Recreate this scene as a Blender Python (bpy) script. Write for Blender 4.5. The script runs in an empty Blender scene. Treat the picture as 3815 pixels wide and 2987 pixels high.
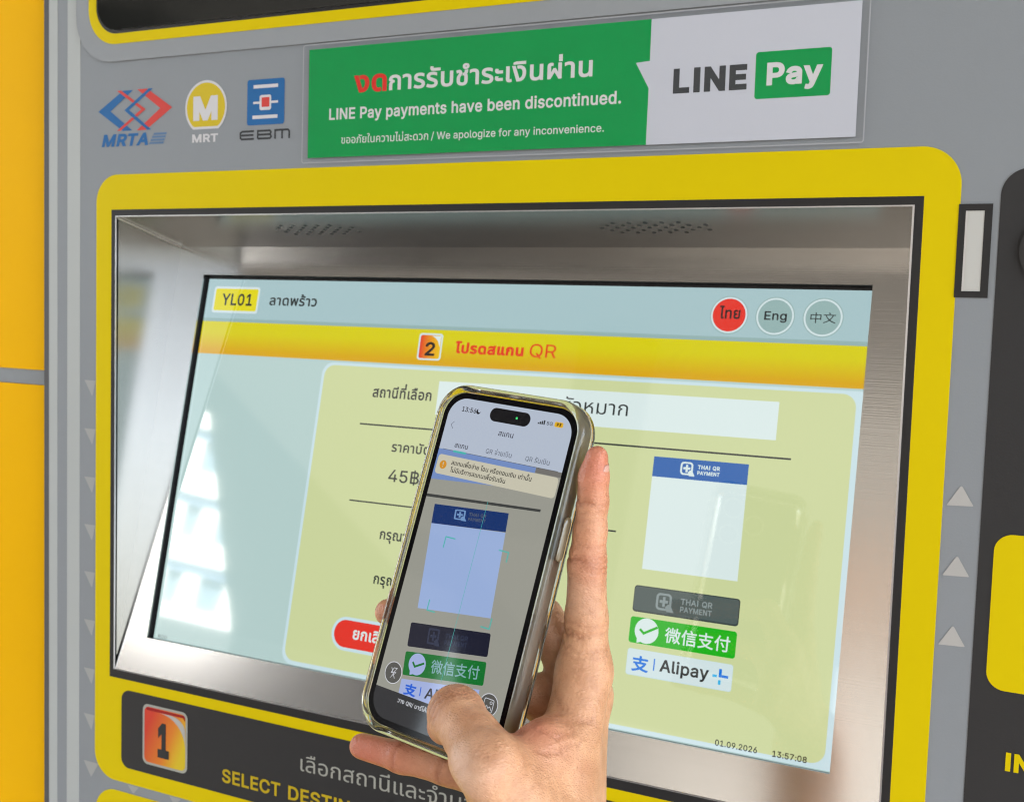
import bpy, bmesh, math, random
import numpy as np
from mathutils import Vector, Matrix
from mathutils.geometry import tessellate_polygon, delaunay_2d_cdt

random.seed(7)
sc = bpy.context.scene
C = sc.collection
R = math.radians
ZTOP = 1.450            # height of the top of the screen opening above the floor, metres

# ------------------------------------------------------------------ camera
cam_d = bpy.data.cameras.new('camera')
cam = bpy.data.objects.new('camera', cam_d)
C.objects.link(cam)
cam_d.sensor_width = 36.0
cam_d.lens = 40.11
cam_d.clip_start = 0.02
cam_d.clip_end = 400.0
cam.matrix_world = Matrix(((0.89724, -0.06067, 0.43736, 0.63028),
                           (0.44048, 0.05434, -0.89612, -0.62076),
                           (0.03060, 0.99668, 0.07548, ZTOP - 0.06673),
                           (0, 0, 0, 1)))
cam_d.dof.use_dof = True
cam_d.dof.focus_distance = 0.50
cam_d.dof.aperture_fstop = 26.0
sc.camera = cam

# ------------------------------------------------------------------ light
EXPOSURE = 3.92
SUN_EL, SUN_AZ = R(47), R(28)         # the sun stands behind the machines: their fronts are in open shade
w = bpy.data.worlds.new('World')
sc.world = w
w.use_nodes = True
wn = w.node_tree.nodes
sky = wn.new('ShaderNodeTexSky')
sky.sky_type = 'NISHITA'
sky.sun_disc = False
sky.sun_elevation = SUN_EL
sky.sun_rotation = SUN_AZ
sky.dust_density = 2.5
sky.ozone_density = 0.6
hs = wn.new('ShaderNodeHueSaturation')               # a hazy, milky tropical sky
hs.inputs['Saturation'].default_value = 0.55
w.node_tree.links.new(sky.outputs[0], hs.inputs['Color'])
w.node_tree.links.new(hs.outputs[0], wn['Background'].inputs[0])
wn['Background'].inputs[1].default_value = 0.10
sun_d = bpy.data.lights.new('sun', 'SUN')
sun_d.energy = 4.0
sun_d.angle = R(0.5)
sun_d.color = (1.0, 0.95, 0.87)
sun = bpy.data.objects.new('sun', sun_d)
C.objects.link(sun)
sun_dir = Vector((math.sin(SUN_AZ) * math.cos(SUN_EL), math.cos(SUN_AZ) * math.cos(SUN_EL), math.sin(SUN_EL)))
sun.rotation_euler = sun_dir.to_track_quat('Z', 'Y').to_euler()
sun.location = (0, 4, 8)
sc.view_settings.view_transform = 'Standard'
sc.view_settings.look = 'None'
sc.view_settings.exposure = EXPOSURE
sc.view_settings.gamma = 1.0
sc.view_settings.use_curve_mapping = False
sc.render.engine = 'CYCLES'
sc.cycles.use_denoising = True
sc.cycles.filter_width = 1.15
sc.cycles.max_bounces = 10
sc.cycles.transmission_bounces = 10
sc.cycles.sample_clamp_indirect = 6.0
EMK = 2.0 ** (-EXPOSURE)


# ------------------------------------------------------------------ materials
def lin(c):
    out = []
    for v in c:
        v = v / 255.0
        out.append(v / 12.92 if v <= 0.04045 else ((v + 0.055) / 1.055) ** 2.4)
    return tuple(out)


def new_mat(name):
    m = bpy.data.materials.new(name)
    m.use_nodes = True
    return m, m.node_tree.nodes, m.node_tree.links, m.node_tree.nodes['Principled BSDF']


def paint(name, col, rough=0.4, metal=0.0, var=0.06, bump=0.0, scale=9.0, spec=0.5, coat=0.0, bscale=900.0):
    """a plain coloured material with faint mottling, uneven gloss and a fine surface grain"""
    m, n, l, b = new_mat(name)
    tc = n.new('ShaderNodeTexCoord')
    no = n.new('ShaderNodeTexNoise')
    no.inputs['Scale'].default_value = scale
    no.inputs['Detail'].default_value = 6
    no.inputs['Roughness'].default_value = 0.62
    l.new(tc.outputs['Object'], no.inputs['Vector'])
    mix = n.new('ShaderNodeMixRGB')
    mix.inputs[1].default_value = (*[c * (1 - var) for c in col], 1)
    mix.inputs[2].default_value = (*[min(1, c * (1 + var)) for c in col], 1)
    l.new(no.outputs['Fac'], mix.inputs[0])
    l.new(mix.outputs[0], b.inputs['Base Color'])
    mr = n.new('ShaderNodeMapRange')
    mr.inputs['To Min'].default_value = max(0.0, rough - 0.08)
    mr.inputs['To Max'].default_value = rough + 0.10
    l.new(no.outputs['Fac'], mr.inputs['Value'])
    l.new(mr.outputs[0], b.inputs['Roughness'])
    b.inputs['Metallic'].default_value = metal
    b.inputs['Specular IOR Level'].default_value = spec
    b.inputs['Coat Weight'].default_value = coat
    b.inputs['Coat Roughness'].default_value = 0.08
    if bump:
        n2 = n.new('ShaderNodeTexNoise')
        n2.inputs['Scale'].default_value = bscale
        n2.inputs['Detail'].default_value = 3
        l.new(tc.outputs['Object'], n2.inputs['Vector'])
        bp = n.new('ShaderNodeBump')
        bp.inputs['Strength'].default_value = bump
        bp.inputs['Distance'].default_value = 0.0006
        l.new(n2.outputs['Fac'], bp.inputs['Height'])
        l.new(bp.outputs[0], b.inputs['Normal'])
    return m


def lit(name, rgb, rgb2=None, z0=0.0, z1=1.0, axis=2, k=1.0, rough=0.04, ior=1.74, spec=0.5):
    """a lit piece of a glass-fronted screen; rgb2 gives a drawn two-tone button or bar between z0 and z1"""
    m, n, l, b = new_mat(name)
    b.inputs['Base Color'].default_value = (0.006, 0.006, 0.007, 1)
    b.inputs['Roughness'].default_value = rough
    b.inputs['IOR'].default_value = ior
    b.inputs['Specular IOR Level'].default_value = spec
    b.inputs['Emission Strength'].default_value = EMK * k
    if rgb2 is None:
        b.inputs['Emission Color'].default_value = (*lin(rgb), 1)
    else:
        tc = n.new('ShaderNodeTexCoord')
        sp = n.new('ShaderNodeSeparateXYZ')
        l.new(tc.outputs['Object'], sp.inputs[0])
        mr = n.new('ShaderNodeMapRange')
        mr.inputs['From Min'].default_value = z0
        mr.inputs['From Max'].default_value = z1
        l.new(sp.outputs[axis], mr.inputs['Value'])
        cr = n.new('ShaderNodeValToRGB')
        cr.color_ramp.elements[0].color = (*lin(rgb), 1)
        cr.color_ramp.elements[1].color = (*lin(rgb2), 1)
        l.new(mr.outputs[0], cr.inputs[0])
        l.new(cr.outputs[0], b.inputs['Emission Color'])
    return m


def steel(name, col=(0.60, 0.58, 0.55), rough=0.27, stretch=(6, 6, 900)):
    m, n, l, b = new_mat(name)
    tc = n.new('ShaderNodeTexCoord')
    mp = n.new('ShaderNodeMapping')
    mp.inputs['Scale'].default_value = stretch
    l.new(tc.outputs['Object'], mp.inputs[0])
    no = n.new('ShaderNodeTexNoise')
    no.inputs['Scale'].default_value = 1.0
    no.inputs['Detail'].default_value = 5
    l.new(mp.outputs[0], no.inputs['Vector'])
    bl = n.new('ShaderNodeTexNoise')
    bl.inputs['Scale'].default_value = 7.0
    bl.inputs['Detail'].default_value = 2
    l.new(tc.outputs['Object'], bl.inputs['Vector'])
    mr = n.new('ShaderNodeMapRange')
    mr.inputs['To Min'].default_value = rough - 0.03
    mr.inputs['To Max'].default_value = rough + 0.05
    l.new(bl.outputs['Fac'], mr.inputs['Value'])
    l.new(mr.outputs[0], b.inputs['Roughness'])
    mix = n.new('ShaderNodeMixRGB')
    mix.inputs[1].default_value = (*[c * 0.93 for c in col], 1)
    mix.inputs[2].default_value = (*[min(1, c * 1.06) for c in col], 1)
    l.new(no.outputs['Fac'], mix.inputs[0])
    l.new(mix.outputs[0], b.inputs['Base Color'])
    b.inputs['Metallic'].default_value = 1.0
    bp = n.new('ShaderNodeBump')
    bp.inputs['Strength'].default_value = 0.12
    bp.inputs['Distance'].default_value = 0.0002
    l.new(no.outputs['Fac'], bp.inputs['Height'])
    l.new(bp.outputs[0], b.inputs['Normal'])
    return m


# ------------------------------------------------------------------ frames: millimetres on the real thing -> metres
class Frame:
    def __init__(s, o, ex, ey):
        s.o, s.ex, s.ey = Vector(o), Vector(ex).normalized(), Vector(ey).normalized()
        s.n = s.ex.cross(s.ey)

    def __call__(s, x, y, e=0.0):
        return s.o + (s.ex * x + s.ey * y + s.n * e) / 1000.0


BASE = Vector((0.28, 0.0, 0.0))                        # the ticket machine's foot
TOP = Vector((0, 0, ZTOP))
FRONT = Frame(TOP - BASE, (1, 0, 0), (0, 0, 1))        # front sheet, facing the viewer (-Y)
TH = R(12.116)
ZB = -338.4
PLATE = Frame(TOP - BASE + Vector((0, 0, ZB / 1000)), (1, 0, 0), (0, math.sin(TH), math.cos(TH)))
PHONE = Frame((0, 0, 0), (1, 0, 0), (0, 1, 0))


# ------------------------------------------------------------------ shapes
def rr(x0, y0, x1, y1, r, n=8):
    r = min(r, (x1 - x0) / 2, (y1 - y0) / 2)
    out = []
    for cx, cy, a in ((x1 - r, y1 - r, 0), (x0 + r, y1 - r, 90), (x0 + r, y0 + r, 180), (x1 - r, y0 + r, 270)):
        for i in range(n + 1):
            t = R(a + 90.0 * i / n)
            out.append((cx + r * math.cos(t), cy + r * math.sin(t)))
    return out


def box2(x0, y0, x1, y1):
    return [(x0, y0), (x1, y0), (x1, y1), (x0, y1)]


def disc(cx, cy, r, n=40, ry=None):
    return [(cx + r * math.cos(2 * math.pi * i / n), cy + (ry or r) * math.sin(2 * math.pi * i / n)) for i in range(n)]


def quad_rr(q, r, n=6):
    """a four-cornered outline with rounded corners"""
    out = []
    P = [Vector(p) for p in q]
    for i in range(4):
        p, a, b = P[i], P[i - 1], P[(i + 1) % 4]
        da, db = (a - p).normalized() * r, (b - p).normalized() * r
        for k in range(n + 1):
            t = k / n
            out.append(tuple(p + da * (1 - t) ** 2 + db * t ** 2))
    return out


_font_cache = {}
try:
    LATIN = bpy.data.fonts.load(bpy.utils.resource_path('LOCAL') + '/datafiles/fonts/Inter.woff2')
except Exception:
    LATIN = None                                     # Blender's built-in face


def is_latin(ch):
    return ord(ch) < 0x0250 or ch == '฿'


def cap_height():
    if not CAP:
        CAP.append(max(p[1] for lp in run_outlines('H', True) for p in lp))
    return CAP[0]


CAP = []


def outlines(s, track=0.0):
    """the closed outlines of a line of type; Latin runs in their own face"""
    runs = []
    for ch in s:
        k = ('bar' if ch == 'I' else is_latin(ch)) if not (ch == ' ' and runs) else runs[-1][0]
        if runs and (ch == ' ' or (runs[-1][0] == k and k != 'bar')):
            runs[-1][1] += ch
        else:
            runs.append([k, ch])
    out, x = [], 0.0
    for k, t in runs:
        lps = [[(0.0, 0.0), (0.0, cap_height()), (0.072, cap_height()), (0.072, 0.0)]] if k == 'bar' else run_outlines(t, k, track)
        if k and any(not r[0] for r in runs):
            lps = [[(p[0] * 1.22, p[1] * 1.22) for p in lp] for lp in lps]
        x0 = min((p[0] for lp in lps for p in lp), default=0) if out else 0.0
        out += [[(p[0] - x0 + x, p[1]) for p in lp] for lp in lps]
        x = max((p[0] for lp in out for p in lp), default=0) + 0.085 + track + 0.27 * (len(t) - len(t.rstrip(' ')))
    return out


def run_outlines(s, latin, track=0.0):
    cu = bpy.data.curves.new('type', 'FONT')
    cu.body = s
    cu.size = 1.0
    if latin and LATIN is not None:
        cu.font = LATIN
    cu.resolution_u = 5
    cu.space_character = 1.0 + track
    cu.fill_mode = 'NONE'
    ob = bpy.data.objects.new('type', cu)
    C.objects.link(ob)
    ev = ob.evaluated_get(bpy.context.evaluated_depsgraph_get())
    me = ev.to_mesh()
    co = [(v.co.x, v.co.y) for v in me.vertices]
    adj = {}
    for e in me.edges:
        p, q = e.vertices
        adj.setdefault(p, []).append(q)
        adj.setdefault(q, []).append(p)
    ev.to_mesh_clear()
    bpy.data.objects.remove(ob)
    bpy.data.curves.remove(cu)
    loops, seen = [], set()
    for v in sorted(adj):
        if v in seen or len(adj[v]) != 2:
            continue
        lp, prev, cur = [v], v, (v + 1 if (v + 1) in adj[v] else adj[v][0])
        seen.add(v)
        while cur not in seen:
            seen.add(cur)
            lp.append(cur)
            c = adj[cur]
            prev, cur = cur, (c[0] if c[1] == prev else c[1])
        pts = []
        for i in lp:
            if not pts or math.dist(pts[-1], co[i]) > 1e-4:
                pts.append(co[i])
        if len(pts) > 1 and math.dist(pts[0], pts[-1]) < 1e-4:
            pts.pop()
        if len(pts) > 2:
            loops.append(pts)
    return loops


UPPER, TONE = 'ัิีึื', '่้๊๋์'


def stacked(s, track=0.0):
    """outlines of a line; a tone mark over an upper vowel is lifted clear of it, as Thai is set"""
    base, lifts = '', []
    for i, ch in enumerate(s):
        if ch in TONE and i and s[i - 1] in UPPER:
            lifts.append((len(base), ch))
        else:
            base += ch
    loops = outlines(base, track)
    for k, ch in lifts:
        n0 = len(outlines(base[:k - 1], track))
        vowel = [p for lp in outlines(base[:k], track)[n0:] for p in lp]
        n1 = len(outlines('ก'))
        mark = outlines('ก' + ch)[n1:]
        if not vowel or not mark:
            continue
        vx, vy = max(p[0] for p in vowel), max(p[1] for p in vowel)
        mx, my = max(p[0] for lp in mark for p in lp), min(p[1] for lp in mark for p in lp)
        loops += [[(p[0] - mx + vx, (p[1] - my) * .9 + vy + .035) for p in lp] for lp in mark]
    return loops


def shoelace(lp):
    return sum(p[0] * q[1] - q[0] * p[1] for p, q in zip(lp, lp[1:] + lp[:1]))


def glyphs(s, off=0.0):
    """flat triangles of a line of type, filled by winding number (overlapping outlines stay solid); off embolds it"""
    key = (s, off)
    if key in _font_cache:
        return _font_cache[key]
    items = sorted([(min(p[0] for p in lp), max(p[0] for p in lp), lp) for lp in stacked(s, max(0.0, off) * 2.2)], key=lambda t: t[0])
    groups, cur, hi = [], [], -1e9
    for a, b, lp in items:
        if cur and a > hi - 1e-4:
            groups.append(cur)
            cur, hi = [], -1e9
        cur.append(lp)
        hi = max(hi, b)
    if cur:
        groups.append(cur)
    tris = []
    for g in groups:
        sgn = 1 if sum(shoelace(lp) for lp in g) > 0 else -1
        if off:
            g2 = []
            for lp in g:
                n = len(lp)
                o = []
                for i in range(n):
                    p0, p, p1 = Vector(lp[i - 1]), Vector(lp[i]), Vector(lp[(i + 1) % n])
                    d1, d2 = (p - p0).normalized(), (p1 - p).normalized()
                    n1, n2 = Vector((d1.y, -d1.x)), Vector((d2.y, -d2.x))
                    m_ = n1 + n2
                    if m_.length < 1e-3:
                        m_ = n1
                    m_ = m_.normalized()
                    k = 1 / max(0.55, m_.dot(n1))
                    o.append(tuple(p + m_ * (off * sgn * k)))
                g2.append(o)
            g = g2
        vs, es = [], []
        for lp in g:
            b0 = len(vs)
            vs += [Vector(p) for p in lp]
            es += [(b0 + i, b0 + (i + 1) % len(lp)) for i in range(len(lp))]
        ov, oe, of, _, _, _ = delaunay_2d_cdt(vs, es, [], 0, 1e-6)
        A = np.array([p for lp in g for p in lp])
        B = np.array([p for lp in g for p in (lp[1:] + lp[:1])])
        for f in of:
            p = sum((ov[i] for i in f), Vector((0, 0))) / len(f)
            up = (A[:, 1] <= p.y) & (B[:, 1] > p.y)
            dn = (A[:, 1] > p.y) & (B[:, 1] <= p.y)
            cr = (B[:, 0] - A[:, 0]) * (p.y - A[:, 1]) - (p.x - A[:, 0]) * (B[:, 1] - A[:, 1])
            if (int((up & (cr > 0)).sum()) - int((dn & (cr < 0)).sum())) * sgn > 0:
                tris.append([tuple(ov[i]) for i in f])
    xs = [p[0] for t in tris for p in t]
    ys = [p[1] for t in tris for p in t]
    res = (tris, (min(xs), min(ys), max(xs), max(ys)) if xs else (0, 0, 1, 1))
    _font_cache[key] = res
    return res


class Art:
    """collects flat and raised shapes of one object, each with its material"""

    def __init__(s, frame):
        s.f, s.v, s.p, s.m, s.mats, s.sm = frame, [], [], [], [], []

    def mi(s, mat):
        if mat not in s.mats:
            s.mats.append(mat)
        return s.mats.index(mat)

    def face(s, pts, mat, smooth=False):
        b = len(s.v)
        s.v += [tuple(p) for p in pts]
        s.p.append(tuple(range(b, b + len(pts))))
        s.m.append(s.mi(mat))
        s.sm.append(smooth)

    def poly(s, outer, mat, e=0.0, holes=(), thick=0.0, side=None):
        loops = [list(outer)] + [list(h) for h in holes]
        flat = [p for lp in loops for p in lp]
        b = len(s.v)
        s.v += [tuple(s.f(x, y, e)) for x, y in flat]
        for t in tessellate_polygon([[Vector((x, y, 0)) for x, y in lp] for lp in loops]):
            a = [flat[i] for i in t]
            ar = (a[1][0] - a[0][0]) * (a[2][1] - a[0][1]) - (a[2][0] - a[0][0]) * (a[1][1] - a[0][1])
            t = t if ar > 0 else (t[0], t[2], t[1])
            s.p.append(tuple(b + i for i in t))
            s.m.append(s.mi(mat))
            s.sm.append(False)
        if thick:
            k = s.mi(side or mat)
            for j, lp in enumerate(loops):
                ar = sum(p[0] * q[1] - q[0] * p[1] for p, q in zip(lp, lp[1:] + lp[:1]))
                if (ar < 0) == (j == 0):
                    lp = lp[::-1]
                b = len(s.v)
                s.v += [tuple(s.f(x, y, e)) for x, y in lp] + [tuple(s.f(x, y, e - thick)) for x, y in lp]
                n = len(lp)
                for i in range(n):
                    i2 = (i + 1) % n
                    s.p.append((b + i, b + n + i, b + n + i2, b + i2))
                    s.m.append(k)
                    s.sm.append(False)
        return s

    def strip(s, pts, wd, mat, e=0.0, closed=False):
        """a drawn line of even width"""
        P = [Vector(p) for p in pts]
        n = len(P)
        L, Rr = [], []
        for i in range(n):
            a = P[i - 1] if (i or closed) else P[i]
            c = P[(i + 1) % n] if (i < n - 1 or closed) else P[i]
            d1 = (P[i] - a).normalized() if (P[i] - a).length > 1e-9 else (c - P[i]).normalized()
            d2 = (c - P[i]).normalized() if (c - P[i]).length > 1e-9 else d1
            t = (d1 + d2).normalized()
            nn = Vector((-t.y, t.x))
            k = 1.0 / max(0.45, nn.dot(Vector((-d1.y, d1.x))))
            L.append(P[i] + nn * wd / 2 * k)
            Rr.append(P[i] - nn * wd / 2 * k)
        for i in range(n if closed else n - 1):
            j = (i + 1) % n
            s.face([s.f(*Rr[i], e), s.f(*Rr[j], e), s.f(*L[j], e), s.f(*L[i], e)], mat)
        return s

    def text(s, body, x0, x1, y, h, mat, e=0.0, ref='ก', bold=0.0, slant=0.0, tilt=0.0):
        """a line of type from x0 to x1 on baseline y; h is the height of the ref letter (x1=None keeps its shape)"""
        tris, bb = glyphs(body, bold)
        _, rb = glyphs(ref, bold)
        sy = h / (rb[3] - rb[1])
        sx = (x1 - x0) / (bb[2] - bb[0]) if x1 is not None else sy
        k = s.mi(mat)
        for t in tris:
            b = len(s.v)
            for px, py in t:
                X = x0 + (px - bb[0]) * sx
                Y = (py - rb[1]) * sy
                s.v.append(tuple(s.f(X + slant * Y, y + Y + tilt * (X - x0), e)))
            s.p.append(tuple(range(b, b + len(t))))
            s.m.append(k)
            s.sm.append(False)
        return s

    def build(s, name, parent=None):
        me = bpy.data.meshes.new(name)
        me.from_pydata(s.v, [], s.p)
        for m in s.mats:
            me.materials.append(m)
        me.polygons.foreach_set('material_index', s.m)
        me.polygons.foreach_set('use_smooth', s.sm)
        me.update()
        o = bpy.data.objects.new(name, me)
        C.objects.link(o)
        if parent is not None:
            o.parent = parent
        return o


def tag(o, label=None, cat=None, group=None, kind=None):
    for k, v in (('label', label), ('category', cat), ('group', group), ('kind', kind)):
        if v:
            o[k] = v
    return o


def thing(name, loc, label, cat, group=None):
    o = bpy.data.objects.new(name, None)
    o.empty_display_size = 0.05
    o.location = loc
    C.objects.link(o)
    return tag(o, label, cat, group)


def mesh_obj(name, bm, mats, parent=None, smooth=False):
    me = bpy.data.meshes.new(name)
    bm.normal_update()
    bm.to_mesh(me)
    bm.free()
    for m in (mats if isinstance(mats, (list, tuple)) else [mats]):
        me.materials.append(m)
    if smooth:
        me.polygons.foreach_set('use_smooth', [True] * len(me.polygons))
    o = bpy.data.objects.new(name, me)
    C.objects.link(o)
    if parent is not None:
        o.parent = parent
    return o


def bm_box(bm, a, b):
    vs = [bm.verts.new((x, y, z)) for x in (a[0], b[0]) for y in (a[1], b[1]) for z in (a[2], b[2])]
    for f in ((0, 1, 3, 2), (4, 6, 7, 5), (0, 4, 5, 1), (2, 3, 7, 6), (0, 2, 6, 4), (1, 5, 7, 3)):
        bm.faces.new([vs[i] for i in f])


# ------------------------------------------------------------------ palette
M = {}
M['grey'] = paint('grey panel', (0.246, 0.264, 0.280), 0.48, var=0.05, bump=0.10, scale=5, spec=0.3)
M['grey_lift'] = paint('lighter grey panel', (0.276, 0.292, 0.305), 0.45, var=0.04, bump=0.10, scale=5, spec=0.3)
M['pale'] = paint('pale grey stripe', (0.42, 0.44, 0.43), 0.45, var=0.04, bump=0.08, spec=0.3)
M['arrow'] = paint('pale arrow print', (0.43, 0.42, 0.40), 0.45, var=0.04, bump=0.08, spec=0.2)
M['arrow_dim'] = paint('faint arrow print', (0.355, 0.355, 0.345), 0.45, var=0.04, bump=0.08, spec=0.2)  # same arrow print, toned down to stand for reflected haze
M['yellow'] = paint('yellow panel film', (0.67, 0.515, 0.001), 0.42, var=0.04, bump=0.08, scale=6, spec=0.08)
M['orange'] = paint('orange yellow cladding', (0.88, 0.465, 0.001), 0.40, var=0.05, bump=0.08, scale=4, spec=0.04)
M['dark'] = paint('charcoal print', (0.030, 0.029, 0.029), 0.46, var=0.08, bump=0.08, spec=0.25)
M['frame'] = paint('black frame print', (0.022, 0.021, 0.021), 0.42, var=0.08, bump=0.08, spec=0.25)
M['gap'] = paint('dark side seam', (0.075, 0.075, 0.080), 0.55, var=0.1)
M['black'] = paint('black plastic', (0.008, 0.008, 0.009), 0.30, var=0.1)
M['smoked'] = paint('smoked glass', (0.010, 0.011, 0.010), 0.06, var=0.3, scale=3, spec=0.4)
M['white'] = paint('white print', (0.60, 0.59, 0.60), 0.45, var=0.02, spec=0.2)
M['paper'] = paint('white notice paper', (0.50, 0.515, 0.57), 0.40, var=0.02, scale=20, spec=0.2)
M['green'] = paint('green notice ink', (0.0, 0.275, 0.060), 0.36, var=0.10, scale=26, spec=0.08)
M['red'] = paint('red ink', (0.60, 0.018, 0.010), 0.4, var=0.04, spec=0.2)
M['ink'] = paint('dark grey ink', (0.040, 0.043, 0.046), 0.40, spec=0.2)
M['blue'] = paint('blue print', (0.020, 0.125, 0.33), 0.45, spec=0.2)
M['redprint'] = paint('red print', (0.60, 0.060, 0.050), 0.45, spec=0.2)
M['palered'] = paint('deep red print', (0.30, 0.01, 0.012), 0.42, spec=0.2)
M['bluefade'] = paint('faded blue print', (0.11, 0.19, 0.32), 0.45, spec=0.2)
M['logoyellow'] = paint('logo yellow', (0.60, 0.45, 0.02), 0.45, spec=0.2)
M['yletter'] = paint('yellow lettering', (0.50, 0.36, 0.01), 0.45, spec=0.2)
M['gletter'] = paint('pale grey lettering', (0.36, 0.36, 0.32), 0.45, spec=0.2)
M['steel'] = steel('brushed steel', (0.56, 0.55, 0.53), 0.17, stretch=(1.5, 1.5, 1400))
M['steel_side'] = steel('brushed steel side', (0.38, 0.37, 0.35), 0.24, stretch=(1.5, 1.5, 1100))  # same steel, base darkened to stand for shade on the side walls
M['steel_top'] = steel('brushed steel top', (0.24, 0.222, 0.195), 0.22, stretch=(1.5, 1400, 1.5))  # same steel, base darkened and browned for the shaded top wall
M['edge'] = paint('bright steel edge', (0.55, 0.55, 0.56), 0.32, metal=1.0)
M['seam'] = paint('polished weld seam', (0.85, 0.84, 0.80), 0.35, metal=0.6)  # thin strip brighter than the adjoining walls
M['lampwhite'] = paint('milky window', (0.50, 0.50, 0.47), 0.35, var=0.03, coat=0.2)
M['ivory'] = paint('ivory plate', (0.52, 0.48, 0.36), 0.4)
M['case_metal'] = paint('machine body steel', (0.24, 0.25, 0.27), 0.45)


def film():
    """clear laminating film over the notice"""
    m, n, l, b = new_mat('clear laminate')
    b.inputs['Base Color'].default_value = (0.95, 0.95, 0.95, 1)
    b.inputs['Roughness'].default_value = 0.12
    b.inputs['Alpha'].default_value = 0.015
    return m


M['film'] = film()
M['filmedge'] = paint('laminate edge', (0.34, 0.35, 0.37), 0.3, spec=0.4)


def icon_grad():
    """the printed red-to-yellow fade of the step number badge"""
    m, n, l, b = new_mat('red to yellow badge print')
    tc = n.new('ShaderNodeTexCoord')
    sp = n.new('ShaderNodeSeparateXYZ')
    l.new(tc.outputs['Generated'], sp.inputs[0])
    ad = n.new('ShaderNodeMath')
    ad.operation = 'MULTIPLY_ADD'
    ad.inputs[1].default_value = -0.45
    l.new(sp.outputs[2], ad.inputs[0])
    l.new(sp.outputs[0], ad.inputs[2])
    mr = n.new('ShaderNodeMapRange')
    mr.inputs['From Min'].default_value = -0.35
    mr.inputs['From Max'].default_value = 0.85
    l.new(ad.outputs[0], mr.inputs['Value'])
    cr = n.new('ShaderNodeValToRGB')
    cr.color_ramp.elements[0].color = (0.58, 0.035, 0.012, 1)
    cr.color_ramp.elements[0].position = 0.15
    cr.color_ramp.elements[1].color = (0.66, 0.48, 0.008, 1)
    cr.color_ramp.elements[1].position = 0.9
    e = cr.color_ramp.elements.new(0.62)
    e.color = (0.68, 0.20, 0.01, 1)
    l.new(mr.outputs[0], cr.inputs[0])
    l.new(cr.outputs[0], b.inputs['Base Color'])
    b.inputs['Roughness'].default_value = 0.4
    return m


M['badge'] = icon_grad()

# ------------------------------------------------------------------ ground and the sunlit block the glass reflects
FLOOR = paint('paving', (0.070, 0.064, 0.058), 0.7, var=0.15, scale=1.5)
bm = bmesh.new()
bmesh.ops.create_grid(bm, x_segments=2, y_segments=2, size=120)
tag(mesh_obj('ground', bm, FLOOR), kind='structure')

M['render_white'] = paint('white wall render', (0.82, 0.82, 0.80), 0.7, var=0.03)
M['window_blue'] = paint('blue grey window band', (0.14, 0.19, 0.25), 0.25, var=0.05)
M['band_blue'] = paint('pale blue band', (0.36, 0.46, 0.66), 0.6, var=0.05)
az = R(41)
FN = Vector((math.sin(az), math.cos(az), 0))
ob_loc = Vector((0, 0, 0)) - FN * 50.0
blk = thing('office_block', ob_loc, 'white office block with stacked window bands, seen mirrored in the left of the screen', 'building')
BF = Frame((0, 0, 0), (-FN.y, FN.x, 0), (0, 0, 1))
a = Art(BF)
a.poly(box2(-9000, 0, 1400, 17200), M['window_blue'], 0, thick=9000)
a.build('wall', blk)
for k in range(6):
    z0 = 650 + k * 2850
    a = Art(BF)
    a.poly(box2(-9300, z0, 1700, z0 + 950), M['render_white'], 700, thick=700)
    a.poly(box2(-9250, z0 - 420, 1650, z0 - 10), M['band_blue'], 350, thick=350)
    a.build('balcony', blk)
a = Art(BF)
for x in (-8, -6, -4, -2.2, -0.4, 1):
    a.poly(box2(x * 1000 - 350, 0, x * 1000 + 350, 17200), M['render_white'], 300, thick=300)
a.build('pillar', blk)

# dark flank added to cut off the mirrored block and darken reflections
az2 = R(33)
SN = Vector((math.sin(az2), math.cos(az2), 0))
SF = Frame((0, 0, 0), (-SN.y, SN.x, 0), (0, 0, 1))
M['stairdark'] = paint('dark stair cladding', (0.036, 0.034, 0.031), 0.8, var=0.3, scale=0.8, spec=0.1)
M['clad_pale'] = paint('pale cladding', (0.20, 0.195, 0.19), 0.8, spec=0.1)
M['clad_low'] = paint('low cladding', (0.092, 0.088, 0.084), 0.8, spec=0.1)
M['clad_orange'] = paint('orange cladding', (0.12, 0.055, 0.02), 0.8, spec=0.1)
M['clad_base'] = paint('base wall', (0.10, 0.10, 0.105), 0.8, spec=0.1)
st = thing('station_stair', -SN * 7.0, 'dark flank of an overhead covered stair, mirrored beside the pale block', 'stair')
a = Art(SF)
a.poly([(530, 1500), (1175, 3140), (1230, 3300), (3200, 3500), (3200, 4800), (-13000, 4800), (-13000, 0), (530, 0)], M['stairdark'], 0, thick=1500)
a.build('flank', st)
for x0, z0, x1, z1, m in ((-3990, 2480, -3650, 3050, 'clad_orange'), (-4010, 1600, -3650, 2250, 'clad_pale'), (-12900, 20, 530, 1540, 'clad_low')):
    a = Art(SF)
    a.poly(box2(x0, z0, x1, z1), M[m], 30, thick=28)
    a.build('cladding_panel', st)  # added panels, toned for what the steel plate mirrors

az3 = R(49)  # unseen dark sheets, added to block bright reflections
WN = Vector((math.sin(az3), math.cos(az3), 0))
wl = thing('station_wall', -WN * 12.0, 'dark clad station wall left of the covered stair', 'wall')
a = Art(Frame((0, 0, 0), (-WN.y, WN.x, 0), (0, 0, 1)))
a.poly(box2(-1330, 0, 2600, 7600), M['stairdark'], 0, thick=400)
a.build('cladding', wl)
a = Art(Frame((0, 0, 0), (-WN.y, WN.x, 0), (0, 0, 1)))
a.poly(box2(-4000, 0, -1335, 1850), M['clad_base'], 0, thick=300)
a.build('base_wall', wl)

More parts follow.
